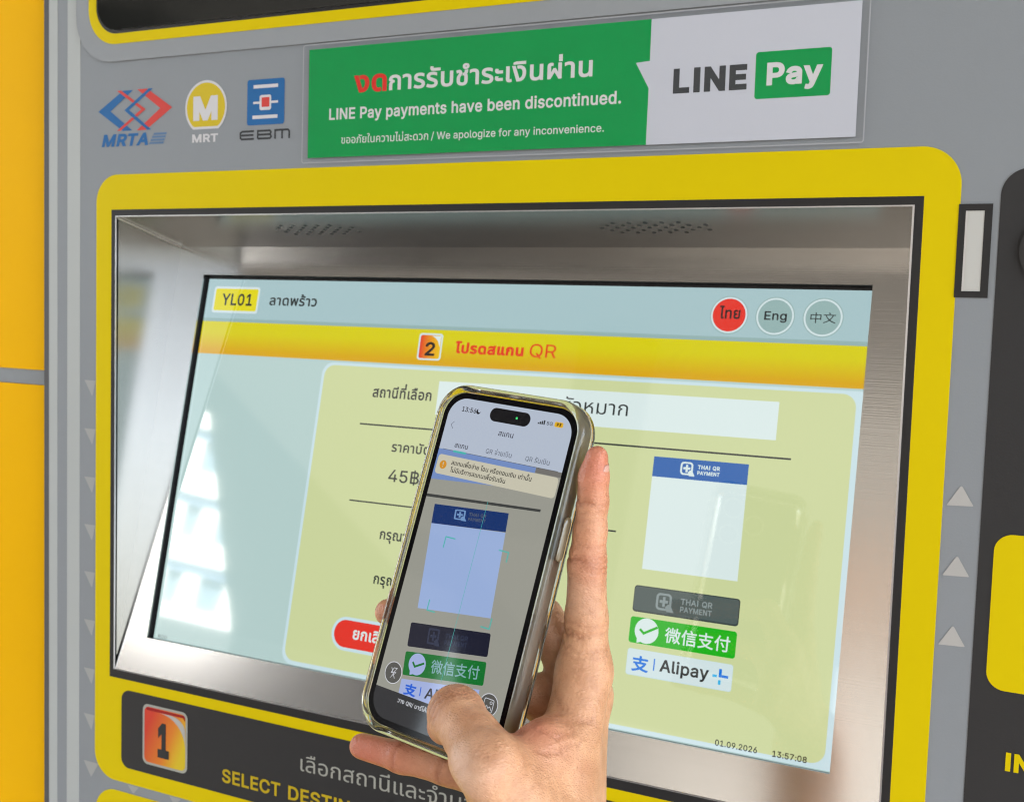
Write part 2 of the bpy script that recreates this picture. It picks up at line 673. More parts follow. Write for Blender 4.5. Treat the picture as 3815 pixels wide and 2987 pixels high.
# canopy over the machines and its columns: unseen, added for shade and steel reflections
M['soffit'] = paint('canopy soffit', (0.30, 0.29, 0.27), 0.7, var=0.1, scale=1.2)
CAN = Vector((0.4, -2.2, 0.0))
can = thing('canopy', CAN, 'flat station canopy on two round columns over the machines', 'canopy')
bm = bmesh.new()
bm_box(bm, (-5.2, -2.8, 3.30), (3.8, 2.9, 3.55))
mesh_obj('roof', bm, M['soffit'], can)
for x, y in ((-1.9, -2.3), (1.5, -2.4)):
    bm = bmesh.new()
    bmesh.ops.create_cone(bm, cap_ends=False, segments=32, radius1=0.2, radius2=0.2, depth=3.28, matrix=Matrix.Translation((x, y, 1.65)))
    mesh_obj('column', bm, paint('column paint', (0.10, 0.085, 0.07), 0.6, var=0.1), can, smooth=True)  # added to put streaks into the steel's reflections

# ------------------------------------------------------------------ ticket machine
tm = thing('ticket_machine', BASE, 'grey and yellow ticket machine with a lit touchscreen sunk in a steel recess', 'ticket machine')
OX0, OZ0, OX1, OZ1 = 4.5, -338.4, 553.5, -4.7        # steel opening
RX0, RZ0, RX1, RZ1 = 0.0, -344.9, 558.1, 0.0         # printed dark frame around it

a = Art(FRONT)                                       # front sheet with the opening cut out
a.poly(box2(-63.5, -900, 1100, 600), M['grey'], 0.0, holes=[box2(OX0, OZ0, OX1, OZ1)], thick=2.0)
a.build('front_panel', tm)
bm = bmesh.new()
bm_box(bm, (-0.063 - 0.28, 0.12, 0.0), (1.10 - 0.28, 0.60, 2.15))
bm_box(bm, (-0.063 - 0.28, 0.0025, 0.0), (-0.058 - 0.28, 0.1195, 2.15))
bm_box(bm, (1.095 - 0.28, 0.0025, 0.0), (1.10 - 0.28, 0.1195, 2.15))
bm_box(bm, (-0.0575 - 0.28, 0.0025, 2.145), (1.0945 - 0.28, 0.1195, 2.15))
bm_box(bm, (-0.063 - 0.28, 0.0, 2.051), (1.10 - 0.28, 0.0024, 2.15))
bm_box(bm, (-0.063 - 0.28, 0.0, 0.0), (1.10 - 0.28, 0.0024, 0.549))
mesh_obj('body', bm, M['case_metal'], tm)
a = Art(FRONT)
a.poly(box2(-70.0, -1450, -63.6, 700), M['gap'], -1.5, thick=30)
a.build('side_seam', tm)
for x0, x1 in ((-62.6, -54.3), (-44.0, -31.3)):
    a = Art(FRONT)
    a.poly(box2(x0, -900, x1, 600), M['pale'], 0.25, thick=0.25)
    a.build('pale_stripe', tm)

# raised surround and smoked window at the top
a = Art(FRONT)
a.poly(rr(-34, 104.8, 590, 560, 34, 12), M['grey_lift'], 1.6, thick=1.6)
mw = a.build('upper_surround', tm)
a = Art(FRONT)
a.poly(rr(-21.3, 116.8, 575, 545, 26, 12), M['yellow'], 2.0, holes=[rr(-14.0, 124.0, 567, 538, 20, 12)], thick=0.3)
a.build('yellow_edge', mw)
a = Art(FRONT)
a.poly(rr(-13.9, 124.1, 566.9, 537.9, 20, 12), M['black'], 1.75)
a.poly(rr(-11.6, 126.4, 564.6, 535.6, 18, 12), M['smoked'], 3.0, thick=1.2, side=M['edge'])
a.build('smoked_window', mw)

# yellow field around the recess with the dark printed frame
sx = [-14.7, -423.5, 575.6, 25.0]
a = Art(FRONT)
yo = []
for cx, cy, r, a0 in ((sx[2] - 20, sx[3] - 20, 20, 0), (sx[0] + 20, sx[3] - 20, 20, 90), (sx[0] + 20, sx[1] + 20, 20, 180), (sx[2] - 20, sx[1] + 20, 20, 270)):
    for i in range(13):
        t = R(a0 + 7.5 * i)
        yo.append((cx + r * math.cos(t), cy + r * math.sin(t)))
a.poly(yo, M['yellow'], 0.35, holes=[box2(RX0, RZ0, RX1, RZ1)], thick=0.35)
a.build('yellow_surround', tm)
a = Art(FRONT)
a.poly(box2(RX0, RZ0, RX1, RZ1), M['frame'], 0.35, holes=[box2(OX0 - 0.2, OZ0 - 0.2, OX1 + 0.2, OZ1 + 0.2)], thick=0.35)
a.build('dark_frame', tm)
a = Art(FRONT)
a.poly(rr(-14.0, -900, 575.6, -431.0, 20, 12), M['yellow'], 0.35, thick=0.35)
a.build('lower_yellow_panel', tm)

# steel recess: sloping plate, two side walls, top wall, bright lip
CUT = (30.5, 26.6, 525.3, 301.6)                      # display cut-out in the plate
VT = 323.5
ytop, ztop = VT * math.sin(TH), ZB + VT * math.cos(TH)
rec = bpy.data.objects.new('recess', None)
C.objects.link(rec)
rec.parent = tm
a = Art(PLATE)
a.poly(box2(OX0, 0, OX1, VT), M['steel'], 0.0, holes=[box2(*CUT)], thick=1.2)
a.build('sloping_plate', rec)


def pf3(x, y, z):
    return TOP - BASE + Vector((x, y, z)) / 1000


for x, flip in ((OX0, 1), (OX1, -1)):
    a = Art(FRONT)
    t = [pf3(x, 0.0, OZ0), pf3(x, ytop, ztop), pf3(x, 0.0, OZ1)]
    a.face(t if flip > 0 else t[::-1], M['steel_side'])
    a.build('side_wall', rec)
a = Art(FRONT)
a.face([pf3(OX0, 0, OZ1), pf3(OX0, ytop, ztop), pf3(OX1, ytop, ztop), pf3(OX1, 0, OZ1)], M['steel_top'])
tw = a.build('top_wall', rec)
a = Art(FRONT)
LW = 0.75
a.poly(box2(OX0 - 0.2, OZ0 - 0.2, OX1 + 0.2, OZ1 + 0.2), M['edge'], 0.9, holes=[box2(OX0 + LW * .6, OZ0 + LW * .5, OX1 - LW, OZ1 - LW * .6)], thick=0.9)
a.build('bright_lip', rec)
# little holes in the top wall
TW = Frame(pf3(0, 0, OZ1), (1, 0, 0), Vector((0, -ytop, -(ztop - OZ1))))
slope = math.hypot(ytop, ztop - OZ1)
kk = slope / ytop
for cx in (155, 400):
    a = Art(TW)
    for i in range(-3, 4):
        for j in range(-2, 3):
            if abs(i) == 3 and abs(j) == 2:
                continue
            x, y = cx + i * 10.2 + (5.1 if j % 2 else 0), 31 + j * 4.2
            a.poly(disc(x, -y * kk, 1.5, 12), M['black'], 0.15)
    a.build('speaker_grille', rec)
a = Art(FRONT)
p, q = pf3(OX0 + .3, 0.6, OZ1 - .4), pf3(OX0 + .3, ytop - .5, ztop - .2)
a.face([p, q, q + Vector((0.0004, -.0003, -.0016)), p + Vector((0.0004, 0, -.0016))], M['seam'])
a.build('corner_seam', rec)

# display, 5 mm behind the plate
D = -5.0
DX0, DY0, DX1, DY1 = 32.6, 26.0, 530.0, 299.5
disp = bpy.data.objects.new('display', None)
C.objects.link(disp)
disp.parent = tm
S = {}
S['bg'] = lit('screen pale blue', (177, 203, 200))
S['hdr'] = lit('screen header', (164, 193, 197))
S['shade'] = lit('screen header edge', (140, 172, 178), (166, 196, 200))
S['pan'] = lit('screen pale green', (200, 210, 155))
S['panedge'] = lit('screen pale edge', (196, 220, 226))
S['white'] = lit('screen white', (214, 230, 228))
S['ybadge'] = lit('screen yellow', (222, 212, 4))
S['black'] = lit('screen black', (20, 26, 30))
S['text'] = lit('screen text', (34, 44, 44))
S['blacklcd'] = lit('screen dark border', (10, 16, 20))
S['red'] = lit('screen red', (224, 50, 36))
S['disc'] = lit('screen teal disc', (146, 176, 174))
S['ring'] = lit('screen ring', (206, 222, 224))
S['redtext'] = lit('screen red text', (222, 50, 26))
S['blue'] = lit('screen blue', (18, 92, 168))
S['grey'] = lit('screen grey', (78, 92, 90))
S['greyedge'] = lit('screen grey edge', (52, 64, 64))
S['greytext'] = lit('screen grey text', (136, 150, 150))
S['green'] = lit('screen green', (26, 176, 24))
S['ali'] = lit('screen sky blue', (14, 118, 216))
S['cyan'] = lit('screen cyan', (40, 176, 226))
S['aliw'] = lit('screen plate', (206, 224, 226))
yz = ZTOP + (ZB + 241.0 * math.cos(TH)) / 1000
S['ybar'] = lit('screen yellow bar', (214, 164, 0), (212, 203, 0), yz + 0.002, yz + 0.0155)
S['icon'] = lit('screen red orange', (222, 54, 26), (232, 196, 10), 0.2270 - 0.28, 0.2440 - 0.28, axis=0)

a = Art(PLATE)                                        # black walls of the cut-out and black border
x0, y0, x1, y1 = CUT
a.poly(box2(x0 - 8, y0 - 8, x1 + 8, y1 + 8), M['black'], D - 0.3)
for p, q in (((x0, y0), (x0, y1)), ((x0, y1), (x1, y1)), ((x1, y1), (x1, y0)), ((x1, y0), (x0, y0))):
    a.face([PLATE(*p, -1.2), PLATE(*q, -1.2), PLATE(*q, D - 0.3), PLATE(*p, D - 0.3)], M['black'])
a.build('cutout_border', disp)
a = Art(PLATE)
a.poly(box2(DX0, DY0, DX1, DY1), S['bg'], D)
a.build('screen_ground', disp)
a = Art(PLATE)
a.poly(box2(DX0, 266.6, DX1, DY1), S['hdr'], D + 0.04)
a.poly(box2(DX0, 266.6, DX1, 269.2), S['disc'], D + 0.06)
a.build('header_bar', disp)
a = Art(PLATE)
a.poly(box2(DX0, 241.6, DX1, 266.6), S['ybar'], D + 0.08)
a.build('title_bar', disp)
a = Art(PLATE)
a.poly(rr(39.3, 273.4, 82.8, 293.8, 2.2), S['ring'], D + 0.10)
a.poly(rr(41.0, 275.2, 81.3, 292.1, 1.4), S['ybadge'], D + 0.14)
a.text('YL01', 47.8, 76.7, 279.3, 9.0, S['text'], D + 0.18, ref='H', bold=0.02)
a.build('station_badge', disp)
a = Art(PLATE)
a.text('ลาดพร้าว', 92.9, 135.7, 280.3, 6.0, S['text'], D + 0.12, bold=0.024)
a.build('station_name', disp)
for cx, sel, word, (tx0, tx1, ty, th_), rf in ((441.5, True, 'ไทย', (435.3, 448.4, 280.4, 5.6), 'ก'), (469.6, False, 'Eng', (463.2, 476.7, 280.4, 5.3), 'E'), (497.9, False, '中文', (490.6, 505.4, 279.4, 6.4), '中')):
    a = Art(PLATE)
    a.poly(disc(cx, 282.7, 11.9), S['shade'] if False else S['disc'], D + 0.10)
    a.poly(disc(cx, 282.7, 11.3), S['ring'], D + 0.13)
    a.poly(disc(cx, 282.7, 10.2), S['red'] if sel else S['disc'], D + 0.16)
    a.text(word, tx0, tx1, ty, th_, S['black'], D + 0.2, ref=rf, bold=0.022 if sel else (0.014 if rf == 'E' else 0))
    a.build('language_button', disp)
a = Art(PLATE)
a.poly(rr(225.6, 245.2, 244.4, 264.0, 2.2), S['ring'], D + 0.12)
a.poly(rr(226.9, 246.4, 243.2, 262.7, 1.6), S['icon'], D + 0.16)
a.poly([(235.6, 262.2), (242.8, 262.2), (242.8, 254.2), (240.9, 258.6), (238.6, 260.8)], S['white'], D + 0.2)
a.text('2', 231.6, 239.2, 248.3, 9.6, S['black'], D + 0.24, ref='2', bold=0.02)
a.build('step_icon', disp)
a = Art(PLATE)
a.text('โปรดสแกน', 254.9, 306.3, 251.0, 6.0, S['redtext'], D + 0.14, bold=0.045)
a.text('QR', 310.7, 329.8, 250.9, 8.7, S['redtext'], D + 0.14, ref='R')
a.build('title_text', disp)
a = Art(PLATE)
a.poly(rr(149.0, 27.2, DX1 + 4, 240.2, 9), S['panedge'], D + 0.05)
a.poly(rr(151.2, 29.8, 521.2, 238.2, 8), S['pan'], D + 0.09)
a.build('form_panel', disp)
a = Art(PLATE)
a.poly(box2(246.0, 208.3, 477.2, 231.2), S['white'], D + 0.13)
a.build('station_field', disp)
a = Art(PLATE)
a.text('สถานีที่เลือก', 194.1, 241.4, 217.2, 6.0, S['text'], D + 0.14, bold=0.024)
a.text('หัวหมาก', 338.2, 383.4, 216.4, 7.2, S['text'], D + 0.17)
a.text('ราคาบัตร', 215.4, 251.0, 180.5, 5.4, S['text'], D + 0.14, bold=0.020)
a.text('45฿', 215.9, 240.2, 160.0, 8.3, S['text'], D + 0.14, ref='4', bold=0.008)
a.text('กรุณา', 215.4, 236.5, 120.6, 5.6, S['text'], D + 0.14, bold=0.022)
a.text('กรุณา', 215.2, 236.3, 90.4, 5.6, S['text'], D + 0.14, bold=0.022)
a.build('form_text', disp)
a = Art(PLATE)
a.strip([(187.0, 197.9), (487.1, 197.9)], 1.1, S['text'], D + 0.13)
a.strip([(187.1, 144.4), (384.4, 144.4)], 1.0, S['text'], D + 0.13)
a.build('rule', disp)
a = Art(PLATE)
a.poly(rr(187.6, 43.0, 266.0, 65.6, 11.3, 12), S['panedge'], D + 0.13)
a.poly(rr(189.6, 45.2, 264.0, 63.5, 9.2, 12), S['red'], D + 0.17)
a.text('ยกเลิก', 204.9, 232.0, 51.6, 6.3, S['white'], D + 0.21, bold=0.024)
a.build('cancel_button', disp)
a = Art(PLATE)
a.text('B20', 37.1, 45.0, 27.3, 2.6, S['text'], D + 0.10, ref='B')
a.text('01.09.2026', 459.1, 483.6, 29.1, 3.5, S['black'], D + 0.14, ref='0', bold=0.014)
a.text('13:57:08', 492.3, 511.6, 29.1, 3.5, S['black'], D + 0.14, ref='0', bold=0.014)
a.build('status_text', disp)


def pay_logo(a, x0, y0, x1, y1, fg, bg, e):
    """rounded finder square with a plus inside and a small tail"""
    w_, h_ = x1 - x0, y1 - y0
    a.poly(rr(x0, y0 + h_ * .06, x0 + w_ * .84, y1, w_ * .22), fg, e)
    a.poly(rr(x0 + w_ * .12, y0 + h_ * .18, x0 + w_ * .72, y1 - h_ * .12, w_ * .12), bg, e + 0.04)
    a.poly(box2(x0 + w_ * .36, y0 + h_ * .26, x0 + w_ * .50, y1 - h_ * .20), fg, e + 0.08)
    a.poly(box2(x0 + w_ * .20, y0 + h_ * .46, x0 + w_ * .355, y0 + h_ * .62), fg, e + 0.08)
    a.poly(box2(x0 + w_ * .505, y0 + h_ * .46, x0 + w_ * .66, y0 + h_ * .62), fg, e + 0.08)
    a.poly([(x0 + w_ * .52, y0 + h_ * .26), (x0 + w_ * .62, y0), (x1, y0), (x0 + w_ * .80, y0 + h_ * .40), (x0 + w_ * .66, y0 + h_ * .42)], fg, e + 0.12)


a = Art(PLATE)
a.poly(box2(403.8, 123.8, 462.8, 192.8), S['white'], D + 0.13)
a.poly(box2(403.8, 180.5, 462.8, 192.8), S['blue'], D + 0.17)
pay_logo(a, 421.2, 182.6, 430.6, 191.0, S['white'], S['blue'], D + 0.2)
a.text('THAI QR', 432.0, 445.7, 187.3, 2.5, S['white'], D + 0.2, ref='H', bold=0.03)
a.text('PAYMENT', 432.0, 445.7, 183.9, 2.3, S['white'], D + 0.2, ref='H', bold=0.03)
a.build('payment_card', disp)
a = Art(PLATE)
a.poly(rr(400.5, 97.9, 465.8, 113.8, 2.0), S['greyedge'], D + 0.13)
a.poly(rr(400.9, 98.8, 465.2, 113.2, 1.8), S['grey'], D + 0.17)
pay_logo(a, 414.8, 100.2, 426.4, 111.0, S['greytext'], S['grey'], D + 0.2)
a.text('THAI QR', 430.2, 449.5, 105.9, 3.5, S['greytext'], D + 0.2, ref='H', bold=0.02)
a.text('PAYMENT', 430.2, 449.5, 101.4, 3.3, S['greytext'], D + 0.2, ref='H', bold=0.02)
a.build('payment_button', disp)
a = Art(PLATE)
a.poly(rr(400.1, 79.3, 465.7, 94.9, 1.8), S['green'], D + 0.13)
a.poly(disc(410.9, 87.3, 7.5), S['white'], D + 0.17)
a.poly([(405.2, 83.2), (405.4, 79.6), (410.0, 81.2)], S['white'], D + 0.19)
a.strip([(406.6, 88.0), (409.2, 85.7), (417.6, 90.4)], 1.5, S['green'], D + 0.21)
a.text('微信支付', 422.5, 462.2, 82.3, 9.2, S['white'], D + 0.17, ref='支', bold=0.012)
a.build('payment_button', disp)
a = Art(PLATE)
a.poly(rr(400.4, 60.3, 465.4, 75.9, 1.6), S['panedge'], D + 0.13)
a.poly(rr(400.7, 60.9, 465.1, 75.7, 1.4), S['aliw'], D + 0.17)
a.text('支', 403.6, 414.6, 62.8, 9.4, S['ali'], D + 0.21, ref='支', bold=0.03)
a.strip([(417.8, 64.9), (417.8, 71.9)], 0.8, S['ali'], D + 0.21)
a.text('Alipay', 421.3, 451.5, 65.1, 7.2, S['text'], D + 0.21, ref='A', bold=0.02)
a.poly(box2(457.3, 67.6, 459.0, 72.4), S['ali'], D + 0.21)
a.poly(box2(459.05, 67.6, 463.0, 69.1), S['ali'], D + 0.21)
a.poly(box2(453.6, 67.3, 456.3, 68.8), S['cyan'], D + 0.21)
a.poly(box2(457.3, 63.4, 458.8, 66.0), S['cyan'], D + 0.21)
a.build('payment_button', disp)

# logos on the grey sheet above the recess
a = Art(FRONT)
E = 0.25
a.poly([(10.6, 84.0), (20.1, 84.0), (-1.4, 70.0), (19.5, 55.7), (10.6, 55.7), (-13.2, 70.3)], M['blue'], E)
a.poly([(24.1, 84.2), (33.3, 84.2), (56.5, 70.1), (32.4, 55.6), (23.8, 55.6), (45.7, 70.0)], M['redprint'], E)
a.poly([(4.9, 84.2), (8.8, 84.2), (32.0, 70.0), (8.3, 55.9), (4.9, 55.9), (27.9, 70.1)], M['redprint'], E + 0.05)
a.poly([(34.7, 84.2), (38.8, 84.2), (16.4, 70.1), (37.4, 55.6), (33.6, 55.6), (12.0, 70.1)], M['blue'], E + 0.1)
a.text('MRTA', -9.9, 34.5, 44.9, 8.8, M['blue'], E, ref='H', bold=0.035, slant=0.28)
for i in range(4):
    y = 45.4 + i * 2.1
    a.poly([(35.2 + .28 * (y - 45) + i * .8, y), (48.6 + .28 * (y - 45) + i * .3, y), (49.1 + .28 * (y - 45) + i * .3, y + 1.5), (35.7 + .28 * (y - 45) + i * .8, y + 1.5)], M['bluefade'], E)
a.build('transit_logo', tm)
a = Art(FRONT)


def metro(cx, cy, r, cut):
    pts = []
    for i in range(48):
        t = 2 * math.pi * i / 48 + math.pi / 2
        pts.append((cx + r * math.cos(t), max(cy - cut, cy + r * 1.0 * math.sin(t))))
    return pts


a.poly(metro(86.7, 68.4, 18.4, 14.6), M['white'], E)
a.poly(metro(86.7, 68.4, 16.8, 12.9), M['logoyellow'], E + 0.05)
a.text('M', 75.6, 97.2, 59.6, 16.6, M['white'], E + 0.1, ref='M', bold=0.045)
a.text('MRT', 74.8, 97.6, 44.9, 5.6, M['white'], E, ref='H', bold=0.03)
a.build('transit_logo', tm)
a = Art(FRONT)
a.poly(rr(122.4, 54.5, 153.3, 84.5, 1.8), M['blue'], E)
for (x0, y), x1, wd in (((127.6, 79.8), 148.0, 2.3), ((127.0, 59.7), 147.8, 2.3), ((127.5, 69.2), 148.1, 1.5)):
    a.strip([(x0, y), (x1, y)], wd, M['white'], E + 0.05)
a.poly(rr(132.8, 64.1, 142.5, 74.1, 1.6), M['white'], E + 0.1)
a.poly(rr(134.6, 66.2, 141.1, 72.5, 0.4), M['redprint'], E + 0.15)
for pts in ([(128.4, 50.6), (118.4, 50.6), (116.9, 49.6), (116.9, 46.6), (118.0, 45.5), (128.4, 45.5)], [(117.5, 48.1), (128.0, 48.1)],
            [(131.6, 45.5), (131.6, 50.6), (141.6, 50.6), (142.6, 49.6), (141.9, 48.1), (142.8, 46.6), (141.8, 45.5), (131.6, 45.5)], [(132.2, 48.1), (141.6, 48.1)],
            [(146.0, 44.9), (146.0, 50.6), (156.6, 50.6), (157.6, 49.6), (157.6, 44.9)], [(151.8, 50.0), (151.8, 44.9)]):
    a.strip(pts, 1.3, M['ink'], E)
a.build('transit_logo', tm)

# step header under the screen
a = Art(FRONT)
a.poly(rr(12.4, -411.6, 545.0, -352.6, 7.5), M['dark'], 0.7, thick=0.35)
hd = a.build('step_header', tm)
a = Art(FRONT)
a.poly(rr(33.6, -404.4, 76.2, -359.2, 5.0), M['gletter'], 0.95)
a.poly(rr(35.4, -402.6, 74.4, -361.0, 4.0), M['badge'], 1.05)
a.poly([(37.0, -361.6), (72.8, -361.6), (74.0, -362.8), (74.0, -366.2), (72.0, -363.6), (37.6, -363.6)], M['palered'], 1.1)
sw = [(50.0, -363.8)]
for i in range(9):
    t = i / 8
    sw.append((50.0 + 24.2 * math.sin(t * 1.57), -363.8 - 22 * (1 - math.cos(t * 1.57))))
sw2 = [(60 + 14.2 * math.sin(t / 8 * 1.57), -363.8 - 10 * (1 - math.cos(t / 8 * 1.57))) for t in range(8, -1, -1)]
a.poly(sw + sw2, M['arrow'], 1.15)
a.text('1', 48.4, 59.2, -397.0, 26.0, M['dark'], 1.25, ref='1', bold=0.045)
a.build('step_icon', hd)
a = Art(FRONT)
a.text('เลือกสถานีและจำนวน', 175.9, 320.0, -380.6, 8.4, M['gletter'], 0.95)
a.text('SELECT', 108.2, 159.2, -402.9, 9.7, M['yletter'], 0.95, ref='E', bold=0.02)
a.text('DESTINATION', 166.0, 262.0, -402.9, 9.7, M['yletter'], 0.95, ref='E', bold=0.02)
a.build('lettering', hd)

# status window, coin panel and printed arrows on the right
a = Art(FRONT)
a.poly(box2(575.0, -51.2, 590.9, -4.4), M['frame'], 0.7, holes=[box2(578.4, -48.0, 587.2, -7.8)], thick=0.35)
a.poly(box2(577.6, -49.0, 588.0, -6.8), M['lampwhite'], 0.45)
a.poly(box2(578.4, -48.0, 579.3, -7.8), M['edge'], 0.6)
a.build('status_window', tm)
a = Art(FRONT)
a.poly(rr(594.2, -520.0, 1010.0, 13.0, 13, 12), M['dark'], 0.35, thick=0.35)
cp = a.build('coin_panel', tm)
a = Art(FRONT)
a.poly(disc(623.0, -27.7, 18.9, 48), M['black'], 2.6, holes=[disc(623.0, -27.7, 15.0, 48)], thick=2.2)
a.poly(disc(623.0, -27.7, 15.2, 48), M['ivory'], 0.9)
a.poly(box2(621.5, -37.5, 624.5, -18.0), M['black'], 1.1)
a.build('coin_slot', cp)
a = Art(FRONT)
a.poly(rr(601.2, -249.2, 990.0, -169.2, 9), M['yellow'], 0.7, thick=0.35)
a.build('yellow_field', cp)
a = Art(FRONT)
a.text('IN', 612.8, 624.8, -290.0, 9.6, M['yellow'], 0.75, ref='I', bold=0.035)
a.build('lettering', cp)
for y in (-146.8, -183.2, -219.6):
    a = Art(FRONT)
    a.poly(quad_rr([(584.0 - 0.4, y), (577.6, y - 10.6), (590.4, y - 10.0), (584.0 + 0.4, y)][::-1] if False else [(577.4, y - 10.6), (590.4, y - 10.0), (584.5, y - .2), (583.6, y - .2)], 0.6, 3), M['arrow'], 0.3)
    a.build('arrow_mark', tm)
for y in (-124.8, -160.8, -197.0, -232.8, -268.6, -305.3, -342.5, -377.8, -414.5):
    a = Art(FRONT)
    a.poly([(-26.3, y), (-18.9, y - 11.2), (-18.1, y - 11.2), (-10.9 if y < -410 else -14.9, y)], M['arrow_dim'], 0.3)
    a.build('arrow_mark', tm)
for x in (24.0, 64.5):
    a = Art(FRONT)
    a.poly([(x - 5.6, -424.2), (x - .4, -430.0), (x + .4, -430.0), (x + 5.6, -424.2)], M['arrow_dim'], 0.3)
    a.build('arrow_mark', tm)

# ------------------------------------------------------------------ orange clad cabinet beside it
CB = Vector((-0.3, 0.012, 0.0))
cab = thing('orange_cabinet', CB, 'orange yellow clad cabinet with a grey strip, left of the ticket machine', 'cabinet')
CF = Frame(Vector((0, 0, ZTOP)) - CB, (1, 0, 0), (0, 0, 1))
CF.o = Vector((0, 0.0, ZTOP)) - Vector((CB.x, 0, 0))
bm = bmesh.new()
bm_box(bm, (-0.50, 0.004, 0.0), (0.229, 0.58, 2.15))
mesh_obj('body', bm, M['case_metal'], cab)
for z0, z1 in ((-120.8, 690), (-1440, -132.6)):
    a = Art(CF)
    a.poly(rr(-800, z0, -71.0, z1, 1.2, 3), M['orange'], 0.0, thick=3.9)
    a.build('panel', cab)
a = Art(CF)
a.poly(box2(-800, -132.4, -71.0, -121.0), M['grey'], -1.4, thick=2.4)
a.build('grey_strip', cab)

# ------------------------------------------------------------------ laminated notice stuck above the screen
NB = TOP + Vector((0.348, -0.0022, 0.0295))
NF = Frame(TOP - NB, (1, 0, 0), (0, 0, 1))
no = thing('notice', NB, 'laminated green and white payment notice stuck above the screen', 'notice')
a = Art(NF)
a.poly(rr(169.4, 27.6, 527.0, 103.6, 1.5, 4), M['film'], 1.95 + 0.25, thick=0.25)
a.strip(rr(169.7, 27.9, 526.7, 103.3, 1.5, 4), 0.7, M['filmedge'], 2.25, closed=True)
a.build('laminate', no)
a = Art(NF)
a.poly(box2(174.0, 31.0, 522.5, 100.4), M['paper'], 1.9, thick=0.2)
a.build('sheet', no)
a = Art(NF)
a.poly([(174.0, 31.0), (407.4, 31.0), (407.8, 62.3), (399.6, 76.9), (407.9, 77.5), (408.0, 100.4), (174.0, 100.4)], M['green'], 1.93)
a.poly(rr(468.2, 53.0, 508.4, 77.9, 1.6), M['green'], 1.93)
a.build('green_print', no)
a = Art(NF)
a.text('งด', 209.2, 233.9, 70.9, 11.0, M['red'], 1.96, bold=0.035)
a.text('การรับชำระเงินผ่าน', 235.5, 373.3, 71.1, 9.4, M['white'], 1.96, bold=0.022)
a.text('LINE Pay payments have been discontinued.', 190.6, 391.5, 54.8, 7.2, M['white'], 1.96, ref='L', bold=0.018)
a.text('ขออภัยในความไม่สะดวก', 200.3, 265.0, 39.4, 3.9, M['white'], 1.96, bold=0.006)
a.text('/ We apologize for any inconvenience.', 267.0, 381.7, 39.4, 4.5, M['white'], 1.96, ref='W', bold=0.008)
a.text('LINE', 422.1, 463.7, 58.5, 13.6, M['ink'], 1.96, ref='L', bold=0.04)
a.text('Pay', 474.5, 504.2, 59.9, 12.0, M['white'], 1.96, ref='P', bold=0.034)
a.build('lettering', no)

# ------------------------------------------------------------------ the phone (own frame: x right, y up, z out of its screen, millimetres)
PM = Matrix(((0.98399, 0.10871, -0.14124, 0.40937),
             (-0.16639, 0.27630, -0.94656, -0.20310),
             (-0.06388, 0.95490, 0.28996, ZTOP - 0.17310),
             (0, 0, 0, 1)))
ph = thing('phone', (0, 0, 0), 'smartphone in a clear yellowed case, its screen in scanning view', 'phone')
ph.matrix_world = PM
M['phone_metal'] = paint('dark steel band', (0.45, 0.43, 0.40), 0.30, metal=0.8, var=0.05)
M['phone_glass'] = paint('black cover glass', (0.003, 0.003, 0.004), 0.08, var=0.02, spec=0.12)


def clear_case():
    m, n, l, b = new_mat('clear yellowed case')
    b.inputs['Base Color'].default_value = (0.92, 0.885, 0.78, 1)
    b.inputs['Roughness'].default_value = 0.07
    b.inputs['IOR'].default_value = 1.46
    b.inputs['Transmission Weight'].default_value = 1.0
    return m


M['case'] = clear_case()


def sweep(sections, w_, h_, r, name, mat, parent, closed=True, n=14):
    """sweep a cross-section (offset outwards, z) round a rounded rectangle w_ x h_"""
    bm = bmesh.new()
    cen = []
    for cx, cy, a0 in ((w_ / 2 - r, h_ / 2 - r, 0), (-w_ / 2 + r, h_ / 2 - r, 90), (-w_ / 2 + r, -h_ / 2 + r, 180), (w_ / 2 - r, -h_ / 2 + r, 270)):
        for i in range(n + 1):
            cen.append((cx, cy, R(a0 + 90 * i / n)))
    rows = []
    for cx, cy, t in cen:
        rows.append([bm.verts.new(((cx + (r + o) * math.cos(t)) / 1000, (cy + (r + o) * math.sin(t)) / 1000, z / 1000)) for o, z in sections])
    m = len(sections)
    for i in range(len(rows)):
        A, B = rows[i], rows[(i + 1) % len(rows)]
        for j in range(m if closed else m - 1):
            k = (j + 1) % m
            bm.faces.new((A[j], B[j], B[k], A[k]))
    bmesh.ops.recalc_face_normals(bm, faces=bm.faces[:])
    return mesh_obj(name, bm, mat, parent, smooth=True)


W2, H2 = 71.5, 147.5
body = sweep([(-3.0, -0.3), (-0.6, -0.3), (-0.15, -0.8), (0, -1.6), (0, -6.4), (-0.15, -7.2), (-0.6, -7.7), (-3.0, -7.7)], W2, H2, 11.5, 'metal_band', M['phone_metal'], ph, closed=False)
a = Art(PHONE)
a.poly(rr(-W2 / 2 + .6, -H2 / 2 + .6, W2 / 2 - .6, H2 / 2 - .6, 10.9, 14), M['phone_glass'], -0.15, thick=0.3)
a.build('cover_glass', ph)
a = Art(PHONE)
a.f = Frame((0, 0, -0.0078), (-1, 0, 0), (0, 1, 0))
a.poly(rr(-W2 / 2 + .8, -H2 / 2 + .8, W2 / 2 - .8, H2 / 2 - .8, 10.7, 14), paint('back glass', (0.05, 0.05, 0.055), 0.3), 0.0)
for x, y, r in ((-19, 57, 8), (-19, 36, 8), (-1, 46.5, 8)):
    a.poly(disc(x * -1, y, r, 32), M['phone_metal'], 1.6, thick=1.6)
    a.poly(disc(x * -1, y, r - 1.4, 32), M['phone_glass'], 1.7)
a.build('back_glass', ph)
